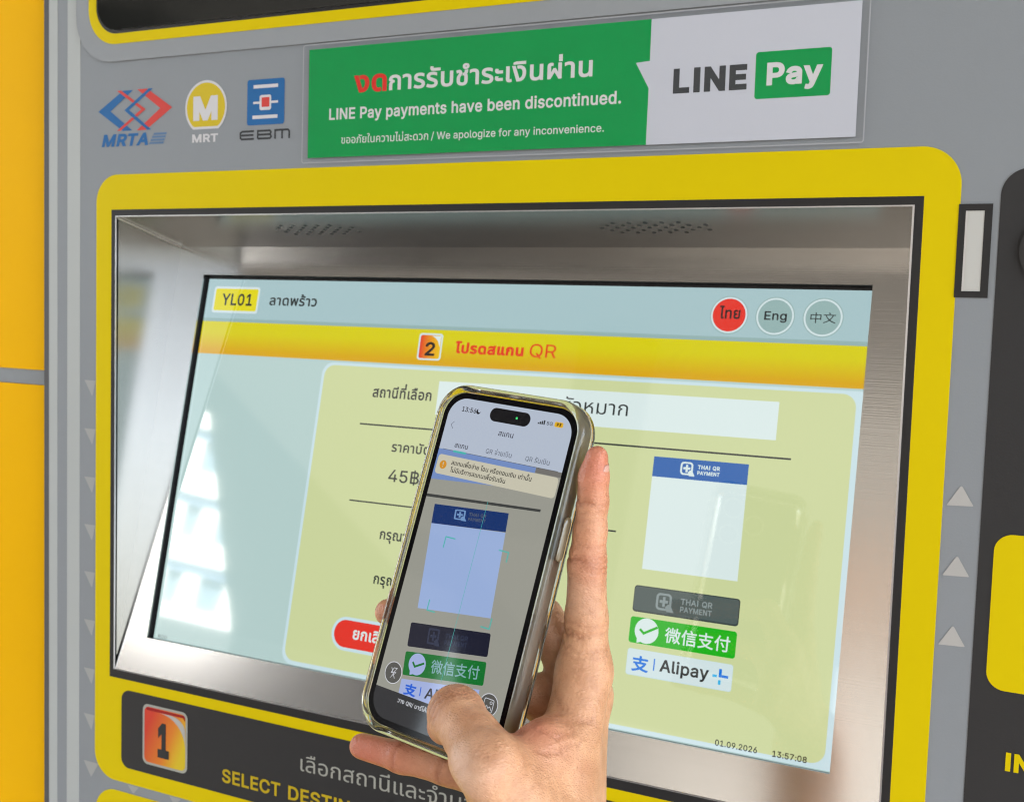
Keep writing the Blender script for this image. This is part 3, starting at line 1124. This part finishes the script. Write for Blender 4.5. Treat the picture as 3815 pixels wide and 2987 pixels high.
case = sweep([(-0.5, 0.15), (-0.1, 0.9), (0.4, 1.25), (1.2, 1.4), (2.1, 1.25), (2.75, 0.5), (3.0, -0.6), (3.05, -4.5), (2.95, -8.6), (2.3, -10.0), (1.0, -10.6), (-6.0, -10.7), (-6.0, -8.4), (-1.4, -8.2), (-0.5, -7.0)],
             W2, H2, 11.5, 'clear_case', M['case'], ph)
# side key under the case: a long raised pill on the right edge
bm = bmesh.new()
ring = []
for s_ in range(17):
    t = s_ / 16
    y = 11.0 + 19.5 * t
    end = min(1.0, math.sqrt(max(0.0, 1 - (2 * t - 1) ** 8)) + 0.02)
    ring.append([bm.verts.new(((38.2 + 1.7 * end * math.sin(math.pi * (k / 10))) / 1000, y / 1000, (-3.6 + 2.6 * end * math.cos(math.pi * k / 10)) / 1000)) for k in range(11)])
for A, B in zip(ring, ring[1:]):
    for k in range(10):
        bm.faces.new((A[k], A[k + 1], B[k + 1], B[k]))
bmesh.ops.recalc_face_normals(bm, faces=bm.faces[:])
M['keycover'] = paint('amber key cover', (0.16, 0.13, 0.08), 0.15, var=0.1, coat=0.6)
mesh_obj('side_key', bm, M['keycover'], ph, smooth=True)

# phone screen
Q = {}
for k, c in dict(top=(176, 186, 202), view=(150, 150, 140), blue=(112, 138, 190), card=(150, 172, 214), navy=(10, 46, 104), hint=(196, 192, 172), dk=(48, 52, 62), mid=(84, 92, 106), orange=(208, 140, 30), teal=(70, 176, 170),
                 black=(6, 7, 9), green=(10, 110, 40), white=(206, 208, 214), bubble=(158, 172, 216), wx=(124, 166, 170), dbtn=(22, 24, 42), dbt=(44, 50, 72), bar=(44, 45, 48), bat=(222, 172, 30), ali=(30, 92, 206), alit=(38, 34, 44),
                 line=(58, 60, 58), greyed=(112, 110, 106), seal=(84, 84, 80), cardt=(110, 146, 190), dot=(70, 220, 120)).items():
    Q[k] = lit('phone ' + k, c, rough=0.05, ior=1.45, spec=0.28)
screen = bpy.data.objects.new('display', None)
C.objects.link(screen)
screen.parent = ph
SW, SH = 65.1 / 2, 141.1 / 2
CLIP = rr(-SW, -SH, SW, SH, 9.0, 12)


def clip(poly, x0=-SW, x1=SW):
    for sgn, lim in ((1, x1), (-1, -x0)):
        out = []
        for p, q in zip(poly, poly[1:] + poly[:1]):
            ip, iq = sgn * p[0] <= lim, sgn * q[0] <= lim
            if ip:
                out.append(p)
            if ip != iq:
                t = (lim - sgn * p[0]) / (sgn * q[0] - sgn * p[0])
                out.append((p[0] + (q[0] - p[0]) * t, p[1] + (q[1] - p[1]) * t))
        poly = out
    return poly


a = Art(PHONE)
top_ = [p for p in CLIP if p[1] > 46.8]
a.poly([(SW, 46.8)] + top_ + [(-SW, 46.8)], Q['top'], 0.0)
a.build('status_area', screen)
a = Art(PHONE)
a.poly(box2(-SW, -58.4, SW, 46.8), Q['view'], 0.0)
a.poly([(-SW, 32.9), (19.7, 37.2), (19.7, 46.75), (-SW, 46.75)], Q['blue'], 0.03)
a.poly([(-SW, 26.2), (27.0, 30.3), (27.0, 29.2), (-SW, 24.9)], Q['line'], 0.03)
a.poly(box2(19.75, 44.6, SW, 46.75), Q['greyed'], 0.03)
a.strip([(-30.5, 46.85), (30.5, 46.85)], 0.16, Q['dk'], 0.06)
a.build('camera_view', screen)
a = Art(PHONE)
bot_ = [p for p in CLIP if p[1] < -58.4]
a.poly([(-SW, -58.4)] + bot_ + [(SW, -58.4)], Q['bar'], 0.0)
a.text('วาง QR/ บาร์โค้ด', -19.3, -2.0, -62.1, 1.5, Q['white'], 0.04, bold=0.012)
a.build('bottom_bar', screen)
a = Art(PHONE)
a.text('13:56', -25.6, -17.8, 64.7, 2.1, Q['black'], 0.04, ref='1', bold=0.012)
mo = [(-16.6 + 1.15 * math.cos(R(t)), 65.7 + 1.15 * math.sin(R(t))) for t in range(115, 375, 12)]
mo += [(-16.05 + .95 * math.cos(R(t)), 66.25 + .95 * math.sin(R(t))) for t in range(340, 130, -12)]
a.poly(mo, Q['black'], 0.04)
for i in range(4):
    a.poly(rr(15.0 + i * .95, 64.95, 15.62 + i * .95, 65.6 + i * .45, .15, 2), Q['black'], 0.04)
a.text('5G', 19.4, 22.4, 65.1, 1.55, Q['dk'], 0.04, ref='5', bold=0.01)
a.poly(rr(23.3, 64.9, 27.6, 67.1, .65), Q['bat'], 0.04)
a.text('93', 24.3, 26.7, 65.3, 1.4, Q['black'], 0.08, ref='9', bold=0.03)
a.build('status_icons', screen)
a = Art(PHONE)
a.poly(rr(-10.2, 62.7, 11.0, 68.7, 3.0, 12), Q['black'], 0.05)
a.poly(disc(4.0, 65.7, .55, 16), Q['dot'], 0.1)
a.build('camera_island', screen)
a = Art(PHONE)
a.strip([(-28.0, 59.6), (-29.4, 58.0), (-27.9, 56.4)], .22, Q['mid'], 0.04)
a.text('สแกน', -3.3, 4.5, 57.0, 1.9, Q['dk'], 0.04, bold=0.01)
a.text('สแกน', -24.5, -17.3, 48.5, 1.75, Q['dk'], 0.04, bold=0.01)
a.text('QR จ่ายเงิน', -7.4, 6.2, 48.6, 1.75, Q['mid'], 0.04)
a.text('QR รับเงิน', 13.4, 25.6, 48.7, 1.75, Q['mid'], 0.04)
a.poly(rr(-24.5, 46.2, -17.4, 47.1, .4), Q['teal'], 0.1)
a.build('tab_text', screen)
a = Art(PHONE)
a.poly(rr(-31.6, 35.7, 31.9, 44.4, 1.6), Q['hint'], 0.06)
a.poly(disc(-28.0, 40.0, 1.9, 24), Q['orange'], 0.1)
a.poly(rr(-28.25, 39.8, -27.75, 41.2, .2, 3), Q['hint'], 0.14)
a.poly(disc(-28.0, 39.1, .28, 10), Q['hint'], 0.14)
a.text('สแกนเพื่อจ่าย โอน หรือถอนเงิน เท่านั้น', -23.7, 18.9, 40.7, 1.6, Q['black'], 0.1, bold=0.012)
a.text('ไม่มีบริการสแกนเพื่อรับเงิน', -23.4, 6.3, 37.5, 1.6, Q['black'], 0.1, bold=0.012)
a.build('hint_banner', screen)


class Skew(Frame):
    """the tilted picture of a button on the phone: unit square onto four corners BL BR TR TL"""

    def __init__(s, q):
        s.q = [Vector(p) for p in q]

    def __call__(s, x, y, e=0.0):
        b, r, t, l_ = s.q
        p = b * (1 - x) * (1 - y) + r * x * (1 - y) + t * x * y + l_ * (1 - x) * y
        return Vector((p.x, p.y, e)) / 1000


a = Art(PHONE)
a.poly([(-21.5, -22.3), (16.2, -17.6), (12.9, 17.7), (-26.0, 14.1)], Q['card'], 0.03)
a.poly([(-26.0, 14.1), (12.9, 17.9), (12.1, 25.8), (-26.9, 22.5)], Q['navy'], 0.06)
a.f = Skew([(-26.0, 14.1), (12.9, 17.9), (12.1, 25.8), (-26.9, 22.5)])
pay_logo(a, .295, .30, .47, .86, Q['cardt'], Q['navy'], 0.1)
a.text('THAI QR', .49, .72, .60, .18, Q['seal'] if False else Q['mid'], 0.1, ref='H', bold=0.02)
a.text('PAYMENT', .49, .72, .36, .16, Q['mid'], 0.1, ref='H', bold=0.02)
a.build('card_picture', screen)
a = Art(PHONE)
a.poly(quad_rr([(-21.7, -38.9), (19.4, -32.8), (18.2, -23.4), (-22.9, -28.8)], 1.0), Q['dbtn'], 0.03)
a.f = Skew([(-21.7, -38.9), (19.4, -32.8), (18.2, -23.4), (-22.9, -28.8)])
pay_logo(a, .24, .16, .41, .88, Q['dbt'], Q['dbtn'], 0.07)
a.text('THAI QR', .46, .74, .54, .2, Q['dbt'], 0.07, ref='H', bold=0.02)
a.text('PAYMENT', .46, .74, .26, .2, Q['dbt'], 0.07, ref='H', bold=0.02)
a.build('button_picture', screen)
a = Art(PHONE)
gq = [(-20.3, -50.8), (20.8, -44.2), (19.6, -34.8), (-21.7, -41.0)]
a.poly(quad_rr(gq, 1.0), Q['green'], 0.03)
a.poly(disc(-14.1, -44.7, 4.5, 32), Q['bubble'], 0.07)
a.poly([(-17.2, -47.2), (-16.6, -49.8), (-13.4, -48.4)], Q['bubble'], 0.09)
a.strip([(-16.6, -44.3), (-15.0, -45.9), (-10.6, -43.4)], .9, Q['green'], 0.11)
a.f = Skew(gq)
a.text('微信支付', .345, .935, .22, .58, Q['wx'], 0.07, ref='支', bold=0.01)
a.build('button_picture', screen)
a = Art(PHONE)
aq = [(-19.8, -58.35), (20.5, -58.35), (19.6, -46.1), (-20.2, -52.4)]
a.poly(aq, Q['bubble'], 0.03)
a.text('支', -17.6, -10.9, -58.3, 5.0, Q['ali'], 0.07, ref='支', bold=0.04, tilt=0.06)
a.strip([(-8.7, -56.6), (-9.1, -53.0)], .5, Q['ali'], 0.07)
a.text('Alipay', -6.3, 13.5, -56.9, 4.4, Q['alit'], 0.07, ref='A', bold=0.02, tilt=0.16)
a.build('button_picture', screen)
a = Art(PHONE)
for pts in ([(-11.2, 10.0), (-16.4, 10.0), (-16.4, 5.2)], [(11.9, 10.1), (16.9, 10.1), (16.9, 6.0)], [(-16.3, -17.4), (-16.3, -21.9), (-12.0, -21.9)], [(12.4, -21.9), (16.9, -21.9), (16.9, -17.4)]):
    a.strip(pts, .5, Q['teal'], 0.12)
a.strip([(0.35, 28.8), (0.15, -48.5)], .18, Q['teal'], 0.14)
a.build('scan_marks', screen)
a = Art(PHONE)
a.poly(disc(-25.2, -51.2, 4.6, 32), Q['seal'], 0.05)
a.strip(disc(-25.2, -51.2, 4.5, 40), .32, Q['white'], 0.09, closed=True)
a.strip([(-23.7, -49.0), (-25.4, -49.2), (-26.4, -51.4), (-24.9, -51.2), (-26.2, -53.6), (-23.9, -50.9), (-25.0, -50.9)], .26, Q['white'], 0.09, closed=True)
a.strip([(-26.7, -49.3), (-23.9, -53.4)], .26, Q['white'], 0.12)
a.build('flash_icon', screen)
a = Art(PHONE)
a.poly(disc(25.6, -50.5, 4.5, 32), Q['seal'], 0.05)
a.strip(disc(25.6, -50.5, 4.4, 40), .32, Q['white'], 0.09, closed=True)
a.strip(rr(23.2, -53.2, 27.8, -48.2, .6, 3), .28, Q['white'], 0.09, closed=True)
a.strip(disc(26.6, -49.5, .55, 12), .22, Q['white'], 0.09, closed=True)
a.strip([(23.8, -52.2), (24.8, -50.9), (25.6, -51.8), (26.4, -51.1), (27.4, -52.4)], .26, Q['white'], 0.12)
a.build('gallery_icon', screen)
# ------------------------------------------------------------------ the hand that holds it (phone frame, millimetres)
VOX = 0.95


def lerp3(a, b, t):
    return np.array(a) * (1 - t) + np.array(b) * t


lo, hi = np.array([-64., -215., -84.]), np.array([112., 72., 50.])
dim = np.ceil((hi - lo) / VOX).astype(int)
gx = (lo[0] + VOX * np.arange(dim[0])).astype(np.float32)[:, None, None]
gy = (lo[1] + VOX * np.arange(dim[1])).astype(np.float32)[None, :, None]
gz = (lo[2] + VOX * np.arange(dim[2])).astype(np.float32)[None, None, :]


def cone(a, b, ra, rb):
    d = np.array(b, float) - np.array(a, float)
    L2 = float(d @ d) + 1e-9
    h = ((gx - a[0]) * d[0] + (gy - a[1]) * d[1] + (gz - a[2]) * d[2]) / L2
    h = np.clip(h, 0, 1).astype(np.float32)
    q = (gx - a[0] - h * d[0]) ** 2 + (gy - a[1] - h * d[1]) ** 2 + (gz - a[2] - h * d[2]) ** 2
    return np.sqrt(q) - (ra + (rb - ra) * h)


def smin(a, b, k):
    h = np.maximum(k - np.abs(a - b), 0) / k
    return np.minimum(a, b) - h * h * k * 0.25


def chain(pts, k=3.0):
    f = None
    for (p, r), (q, s_) in zip(pts, pts[1:]):
        c = cone(p, q, r, s_)
        f = c if f is None else smin(f, c, k)
    return f


WR = (66, -100, -4)
IM, MM, RM, LM = (50, -29, -26), (43, -40, -45), (38, -57, -53), (37, -75, -51)
index = chain([(IM, 10.8), ((47.9, -8, -21), 8.6), ((46.2, 14.5, -13.5), 7.8), ((45.8, 27, -10.5), 6.6), ((45.1, 38.5, -8.0), 6.3), ((45.1, 48, -4.2), 6.0), ((46.0, 56.0, -1.4), 4.7)], 3)
middle = chain([(MM, 10.5), ((23, -13, -28.5), 8.6), ((-14, -22, -20.5), 7.4), ((-50.5, -29.5, -17.5), 6.2)], 3)
ring_f = chain([(RM, 10), ((24, -45, -31), 8.4), ((-4, -46, -20.5), 7.2), ((-24, -47, -19), 6.3)], 3)
little = chain([(LM, 9.5), ((34, -84, -26), 7.6), ((5, -82.5, -13), 6.9), ((-16, -84.5, -9), 6.5), ((-37, -86.2, -7), 5.6)], 3)
TMC, TMP, TIP_, TT = (66, -96, 9), (51, -66, 28.5), (24.0, -55.2, 18.5), (14.6, -62.4, 9.8)
thumb = chain([(TMC, 14.5), (TMP, 11.6), (lerp3(TMP, TIP_, .5), 10.2), (TIP_, 10.6), (TT, 7.6)], 4)
palm = chain([(IM, 10.8), (WR, 15)], 5)
for p, r in ((MM, 10.5), (RM, 10), (LM, 9.5)):
    palm = smin(palm, cone(p, (68, -102, -14), r, 14), 9)
palm = smin(palm, cone((55, -58, 2), (57, -76, 12), 9.5, 13), 14)             # muscle between thumb and index
palm = smin(palm, cone((48, -72, 20), (55, -60, -8), 7.5, 9), 10)           # web
palm = smin(palm, cone((70, -101, -2), (74, -125, -6), 22, 24), 14)          # wrist
fore = smin(cone((72, -118, 4), (90, -260, 10), 24, 30), cone((72, -118, -16), (92, -260, -16), 22, 29), 12)
hand = smin(palm, fore, 16)
hand = smin(hand, thumb, 10)
for p, r in (((44.5, -66.5, 33.5), 6.4), ((53.5, -70, 35.5), 6.0)):           # knuckle heads at the thumb's base
    hand = smin(hand, cone(p, np.array(p) + 1, r, r), 7)
for f_ in (index, middle, ring_f, little):
    hand = smin(hand, f_, 6)
# pressed flat where it touches the phone
bx = np.maximum(np.maximum(np.abs(gx) - 36.9, np.abs(gy) - 74.9), np.abs(gz + 4.6) - 4.2)
ox, oy, oz = np.maximum(np.abs(gx) - 36.9, 0), np.maximum(np.abs(gy) - 74.9, 0), np.maximum(np.abs(gz + 4.6) - 4.2, 0)
phone_d = np.sqrt(ox * ox + oy * oy + oz * oz) + np.minimum(bx, 0) - 1.9
cut = 0.1 - phone_d
h_ = np.maximum(1.2 - np.abs(hand - cut), 0) / 1.2
hand = np.maximum(hand, cut) + h_ * h_ * 1.2 * 0.25
del phone_d, bx, ox, oy, oz, cut, h_


def surface_nets(f, lo, vox):
    s_ = f < 0
    c = [(0, 0, 0), (1, 0, 0), (0, 1, 0), (1, 1, 0), (0, 0, 1), (1, 0, 1), (0, 1, 1), (1, 1, 1)]
    nx, ny, nz = f.shape

    def cor(A, o):
        return A[o[0]:nx - 1 + o[0], o[1]:ny - 1 + o[1], o[2]:nz - 1 + o[2]]
    cnt = sum(cor(s_, o).astype(np.int8) for o in c)
    act = (cnt > 0) & (cnt < 8)
    idx = np.argwhere(act)
    ids = -np.ones(act.shape, np.int32)
    ids[act] = np.arange(len(idx))
    V = [f[idx[:, 0] + o[0], idx[:, 1] + o[1], idx[:, 2] + o[2]] for o in c]
    acc = np.zeros((len(idx), 3))
    num = np.zeros(len(idx))
    for i in range(8):
        for j in range(i + 1, 8):
            d = np.array(c[j]) - np.array(c[i])
            if abs(d).sum() != 1:
                continue
            m = (V[i] < 0) != (V[j] < 0)
            t = V[i][m] / (V[i][m] - V[j][m])
            acc[m] += np.array(c[i]) + t[:, None] * d
            num[m] += 1
    P = lo + vox * (idx + acc / num[:, None])
    quads = []
    for ax in range(3):
        o = [0, 0, 0]
        o[ax] = 1
        A = s_[:nx - o[0], :ny - o[1], :nz - o[2]]
        B = s_[o[0]:, o[1]:, o[2]:]
        e = np.argwhere(A != B)
        u, v = [(1, 2), (2, 0), (0, 1)][ax]
        e = e[(e[:, u] > 0) & (e[:, v] > 0) & (e[:, u] < f.shape[u] - 1) & (e[:, v] < f.shape[v] - 1)]
        inside = s_[e[:, 0], e[:, 1], e[:, 2]]
        q = []
        for du, dv in ((-1, -1), (0, -1), (0, 0), (-1, 0)):
            k = e.copy()
            k[:, u] += du
            k[:, v] += dv
            q.append(ids[k[:, 0], k[:, 1], k[:, 2]])
        q = np.stack(q, 1)
        q[~inside] = q[~inside][:, ::-1]
        quads.append(q)
    return P, np.concatenate(quads)


HV, HF = surface_nets(hand, lo, VOX)
HF = HF[(HF >= 0).all(1)]
del hand
# relax the net a little, then normals
E_ = np.concatenate([HF[:, [0, 1]], HF[:, [1, 2]], HF[:, [2, 3]], HF[:, [3, 0]]])
for it in range(5):
    acc = np.zeros_like(HV)
    num = np.zeros(len(HV))
    for i, j in ((0, 1), (1, 0)):
        np.add.at(acc, E_[:, i], HV[E_[:, j]])
        np.add.at(num, E_[:, i], 1)
    HV = HV * 0.45 + 0.55 * acc / np.maximum(num, 1)[:, None]
fn = np.cross(HV[HF[:, 2]] - HV[HF[:, 0]], HV[HF[:, 3]] - HV[HF[:, 1]])
VN = np.zeros_like(HV)
for i in range(4):
    np.add.at(VN, HF[:, i], fn)
VN /= np.linalg.norm(VN, axis=1, keepdims=True) + 1e-9


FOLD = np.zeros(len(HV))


def crease(p, axis, rad, depth, wd, face=None):
    """a skin fold across a finger at p; face = (direction, how far round)"""
    ax = np.array(axis, float)
    ax /= np.linalg.norm(ax)
    d = HV - np.array(p)
    s_ = d @ ax
    r_ = np.linalg.norm(d - s_[:, None] * ax, axis=1)
    wob = 0.5 * np.sin(d[:, 0] * .9 + d[:, 2] * .7 + d[:, 1] * .2) + 0.35 * np.sin(d[:, 0] * 2.3 - d[:, 2] * 1.9)
    wgt = np.exp(-((s_ + wob) / wd) ** 2) * (r_ < rad)
    if face is not None:
        fd = np.array(face[0], float)
        fd /= np.linalg.norm(fd)
        wgt *= np.clip((VN @ fd - face[1]) / 0.35, 0, 1)
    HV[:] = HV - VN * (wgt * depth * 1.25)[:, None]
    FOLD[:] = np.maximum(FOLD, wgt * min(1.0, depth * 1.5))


ia = np.array((46.6, 14.5, -13.5)) - np.array(IM)
dors, palmar = (0.9, 0, 0.3), (-0.6, 0, 0.8)
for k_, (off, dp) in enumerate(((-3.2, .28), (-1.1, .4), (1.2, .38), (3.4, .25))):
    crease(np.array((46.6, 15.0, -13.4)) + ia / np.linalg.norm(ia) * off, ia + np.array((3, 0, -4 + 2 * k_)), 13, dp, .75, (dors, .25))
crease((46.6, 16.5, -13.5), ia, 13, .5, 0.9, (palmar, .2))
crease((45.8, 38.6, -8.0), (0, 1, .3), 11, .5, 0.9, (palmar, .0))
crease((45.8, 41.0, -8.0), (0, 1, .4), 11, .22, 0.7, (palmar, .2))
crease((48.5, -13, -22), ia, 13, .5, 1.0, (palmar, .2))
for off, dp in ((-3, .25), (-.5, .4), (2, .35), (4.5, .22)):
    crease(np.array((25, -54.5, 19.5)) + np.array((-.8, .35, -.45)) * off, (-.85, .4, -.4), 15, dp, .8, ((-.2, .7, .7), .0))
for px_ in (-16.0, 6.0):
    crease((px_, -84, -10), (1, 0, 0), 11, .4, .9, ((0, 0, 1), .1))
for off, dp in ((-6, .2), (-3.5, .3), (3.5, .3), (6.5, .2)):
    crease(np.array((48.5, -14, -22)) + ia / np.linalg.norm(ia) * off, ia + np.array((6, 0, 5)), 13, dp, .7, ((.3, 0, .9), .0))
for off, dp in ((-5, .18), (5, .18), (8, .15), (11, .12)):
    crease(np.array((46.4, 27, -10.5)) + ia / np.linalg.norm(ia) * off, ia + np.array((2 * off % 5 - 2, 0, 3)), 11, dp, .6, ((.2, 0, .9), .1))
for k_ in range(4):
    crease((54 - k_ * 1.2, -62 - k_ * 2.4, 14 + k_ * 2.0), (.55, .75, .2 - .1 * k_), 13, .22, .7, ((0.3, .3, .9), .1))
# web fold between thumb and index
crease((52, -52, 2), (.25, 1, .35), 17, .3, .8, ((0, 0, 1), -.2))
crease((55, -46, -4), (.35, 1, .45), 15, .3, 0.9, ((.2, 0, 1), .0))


def blush(p, r):
    return np.exp(-(np.linalg.norm(HV - np.array(p), axis=1) / r) ** 2)


red = 0.8 * np.clip(0.95 * blush((45, 54, -1), 17) + .9 * blush((-36, -86, -6), 22) + .35 * blush((-10, -84, -9), 24) + .8 * blush((52, -55, 6), 11) + .5 * blush((46.5, 16, -13), 14) + .8 * blush((-44, -30, -18), 12) + .45 * blush((14, -60, 10), 12), 0, 1)
pale = np.clip(blush((44, -64, 42), 7) + blush((53, -72, 40), 8) + .6 * blush((44, 0, -12), 10), 0, 1)


def skin():
    m, n, l, b = new_mat('skin')
    at = n.new('ShaderNodeAttribute')
    at.attribute_name = 'tone'
    sp = n.new('ShaderNodeSeparateColor')
    l.new(at.outputs['Color'], sp.inputs[0])
    tc = n.new('ShaderNodeTexCoord')
    n1 = n.new('ShaderNodeTexNoise')
    n1.inputs['Scale'].default_value = 90
    n1.inputs['Detail'].default_value = 6
    l.new(tc.outputs['Object'], n1.inputs['Vector'])
    r0 = n.new('ShaderNodeValToRGB')
    r0.color_ramp.elements[0].color = (0.50, 0.250, 0.132, 1)
    r0.color_ramp.elements[1].color = (0.69, 0.385, 0.220, 1)
    r0.color_ramp.elements[0].position = 0.30
    r0.color_ramp.elements[1].position = 0.70
    l.new(n1.outputs['Fac'], r0.inputs[0])
    m1 = n.new('ShaderNodeMixRGB')
    m1.inputs[2].default_value = (0.58, 0.17, 0.11, 1)
    l.new(sp.outputs[0], m1.inputs[0])
    l.new(r0.outputs[0], m1.inputs[1])
    m2 = n.new('ShaderNodeMixRGB')
    m2.inputs[2].default_value = (0.70, 0.44, 0.30, 1)
    l.new(sp.outputs[1], m2.inputs[0])
    l.new(m1.outputs[0], m2.inputs[1])
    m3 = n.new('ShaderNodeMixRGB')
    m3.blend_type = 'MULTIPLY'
    m3.inputs[2].default_value = (0.62, 0.48, 0.42, 1)  # reddish fold colour, with crease shade put into the skin tone
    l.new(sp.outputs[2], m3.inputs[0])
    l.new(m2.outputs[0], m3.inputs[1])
    n3 = n.new('ShaderNodeTexNoise')                  # blotches of real skin colour
    n3.inputs['Scale'].default_value = 260
    n3.inputs['Detail'].default_value = 7
    n3.inputs['Roughness'].default_value = 0.7
    l.new(tc.outputs['Object'], n3.inputs['Vector'])
    r3 = n.new('ShaderNodeValToRGB')
    r3.color_ramp.elements[0].color = (0.80, 0.70, 0.64, 1)
    r3.color_ramp.elements[1].color = (1.06, 1.04, 1.02, 1)
    r3.color_ramp.elements[0].position = 0.30
    r3.color_ramp.elements[1].position = 0.68
    l.new(n3.outputs['Fac'], r3.inputs[0])
    m4 = n.new('ShaderNodeMixRGB')
    m4.blend_type = 'MULTIPLY'
    m4.inputs[0].default_value = 0.5
    l.new(m3.outputs[0], m4.inputs[1])
    l.new(r3.outputs[0], m4.inputs[2])
    l.new(m4.outputs[0], b.inputs['Base Color'])
    b.inputs['Subsurface Weight'].default_value = 0.12
    b.inputs['Subsurface Radius'].default_value = (1.0, 0.35, 0.2)
    b.inputs['Subsurface Scale'].default_value = 0.0022
    b.inputs['Roughness'].default_value = 0.40
    b.inputs['Specular IOR Level'].default_value = 0.45
    # fine skin relief: small cells stretched across the fingers plus pores
    mp = n.new('ShaderNodeMapping')
    mp.inputs['Scale'].default_value = (520, 1100, 620)
    l.new(tc.outputs['Object'], mp.inputs[0])
    vo = n.new('ShaderNodeTexVoronoi')
    vo.feature = 'DISTANCE_TO_EDGE'
    vo.inputs['Scale'].default_value = 1.0
    l.new(mp.outputs[0], vo.inputs['Vector'])
    n2 = n.new('ShaderNodeTexNoise')
    n2.inputs['Scale'].default_value = 420
    n2.inputs['Detail'].default_value = 5
    l.new(tc.outputs['Object'], n2.inputs['Vector'])
    ad = n.new('ShaderNodeMath')
    ad.operation = 'MULTIPLY_ADD'
    ad.inputs[1].default_value = 0.6
    l.new(vo.outputs['Distance'], ad.inputs[0])
    l.new(n2.outputs['Fac'], ad.inputs[2])
    bp = n.new('ShaderNodeBump')
    bp.inputs['Strength'].default_value = 0.7
    bp.inputs['Distance'].default_value = 0.0008
    l.new(ad.outputs[0], bp.inputs['Height'])
    l.new(bp.outputs[0], b.inputs['Normal'])
    return m


M['skin'] = skin()
me = bpy.data.meshes.new('person')
me.from_pydata((HV / 1000).tolist(), [], HF.tolist())
me.materials.append(M['skin'])
me.polygons.foreach_set('use_smooth', [True] * len(me.polygons))
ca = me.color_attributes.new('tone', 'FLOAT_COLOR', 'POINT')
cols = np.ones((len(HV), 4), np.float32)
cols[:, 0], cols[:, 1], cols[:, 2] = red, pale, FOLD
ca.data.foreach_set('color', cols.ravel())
me.update()
person = bpy.data.objects.new('person', me)
C.objects.link(person)
person.matrix_world = PM
tag(person, 'right hand and wrist holding up the phone, bent thumb over its screen', 'person')

# index fingernail on the far side of the tip
bm = bmesh.new()
NV = []
nax = np.array((.25, .94, .26))
nax /= np.linalg.norm(nax)
nup = np.array((.86, -.06, -.50))
nup -= nax * (nup @ nax)
nup /= np.linalg.norm(nup)
nsd = np.cross(nax, nup)
for i in range(13):
    row = []
    for j in range(13):
        u, v = i / 12 * 2 - 1, j / 12 * 2 - 1
        wdt = 1 - .22 * max(0, u) ** 4 - .30 * max(0, -u) ** 4
        nr = 5.70 - .62 * u - .75 * max(0, u) ** 3
        p = np.array((45.55, 50.2, -3.4)) + nax * (u * 4.8) + nsd * (nr * math.sin(v * .95 * wdt)) + nup * (nr * math.cos(v * .95 * wdt))
        row.append(bm.verts.new(p / 1000))
    NV.append(row)
for i in range(12):
    for j in range(12):
        bm.faces.new((NV[i][j], NV[i + 1][j], NV[i + 1][j + 1], NV[i][j + 1]))
bmesh.ops.recalc_face_normals(bm, faces=bm.faces[:])
ret = bmesh.ops.solidify(bm, geom=bm.faces[:], thickness=0.0004)
M['nail'] = paint('fingernail', (0.60, 0.33, 0.26), 0.28, var=0.05)
mesh_obj('fingernail', bm, M['nail'], person, smooth=True)
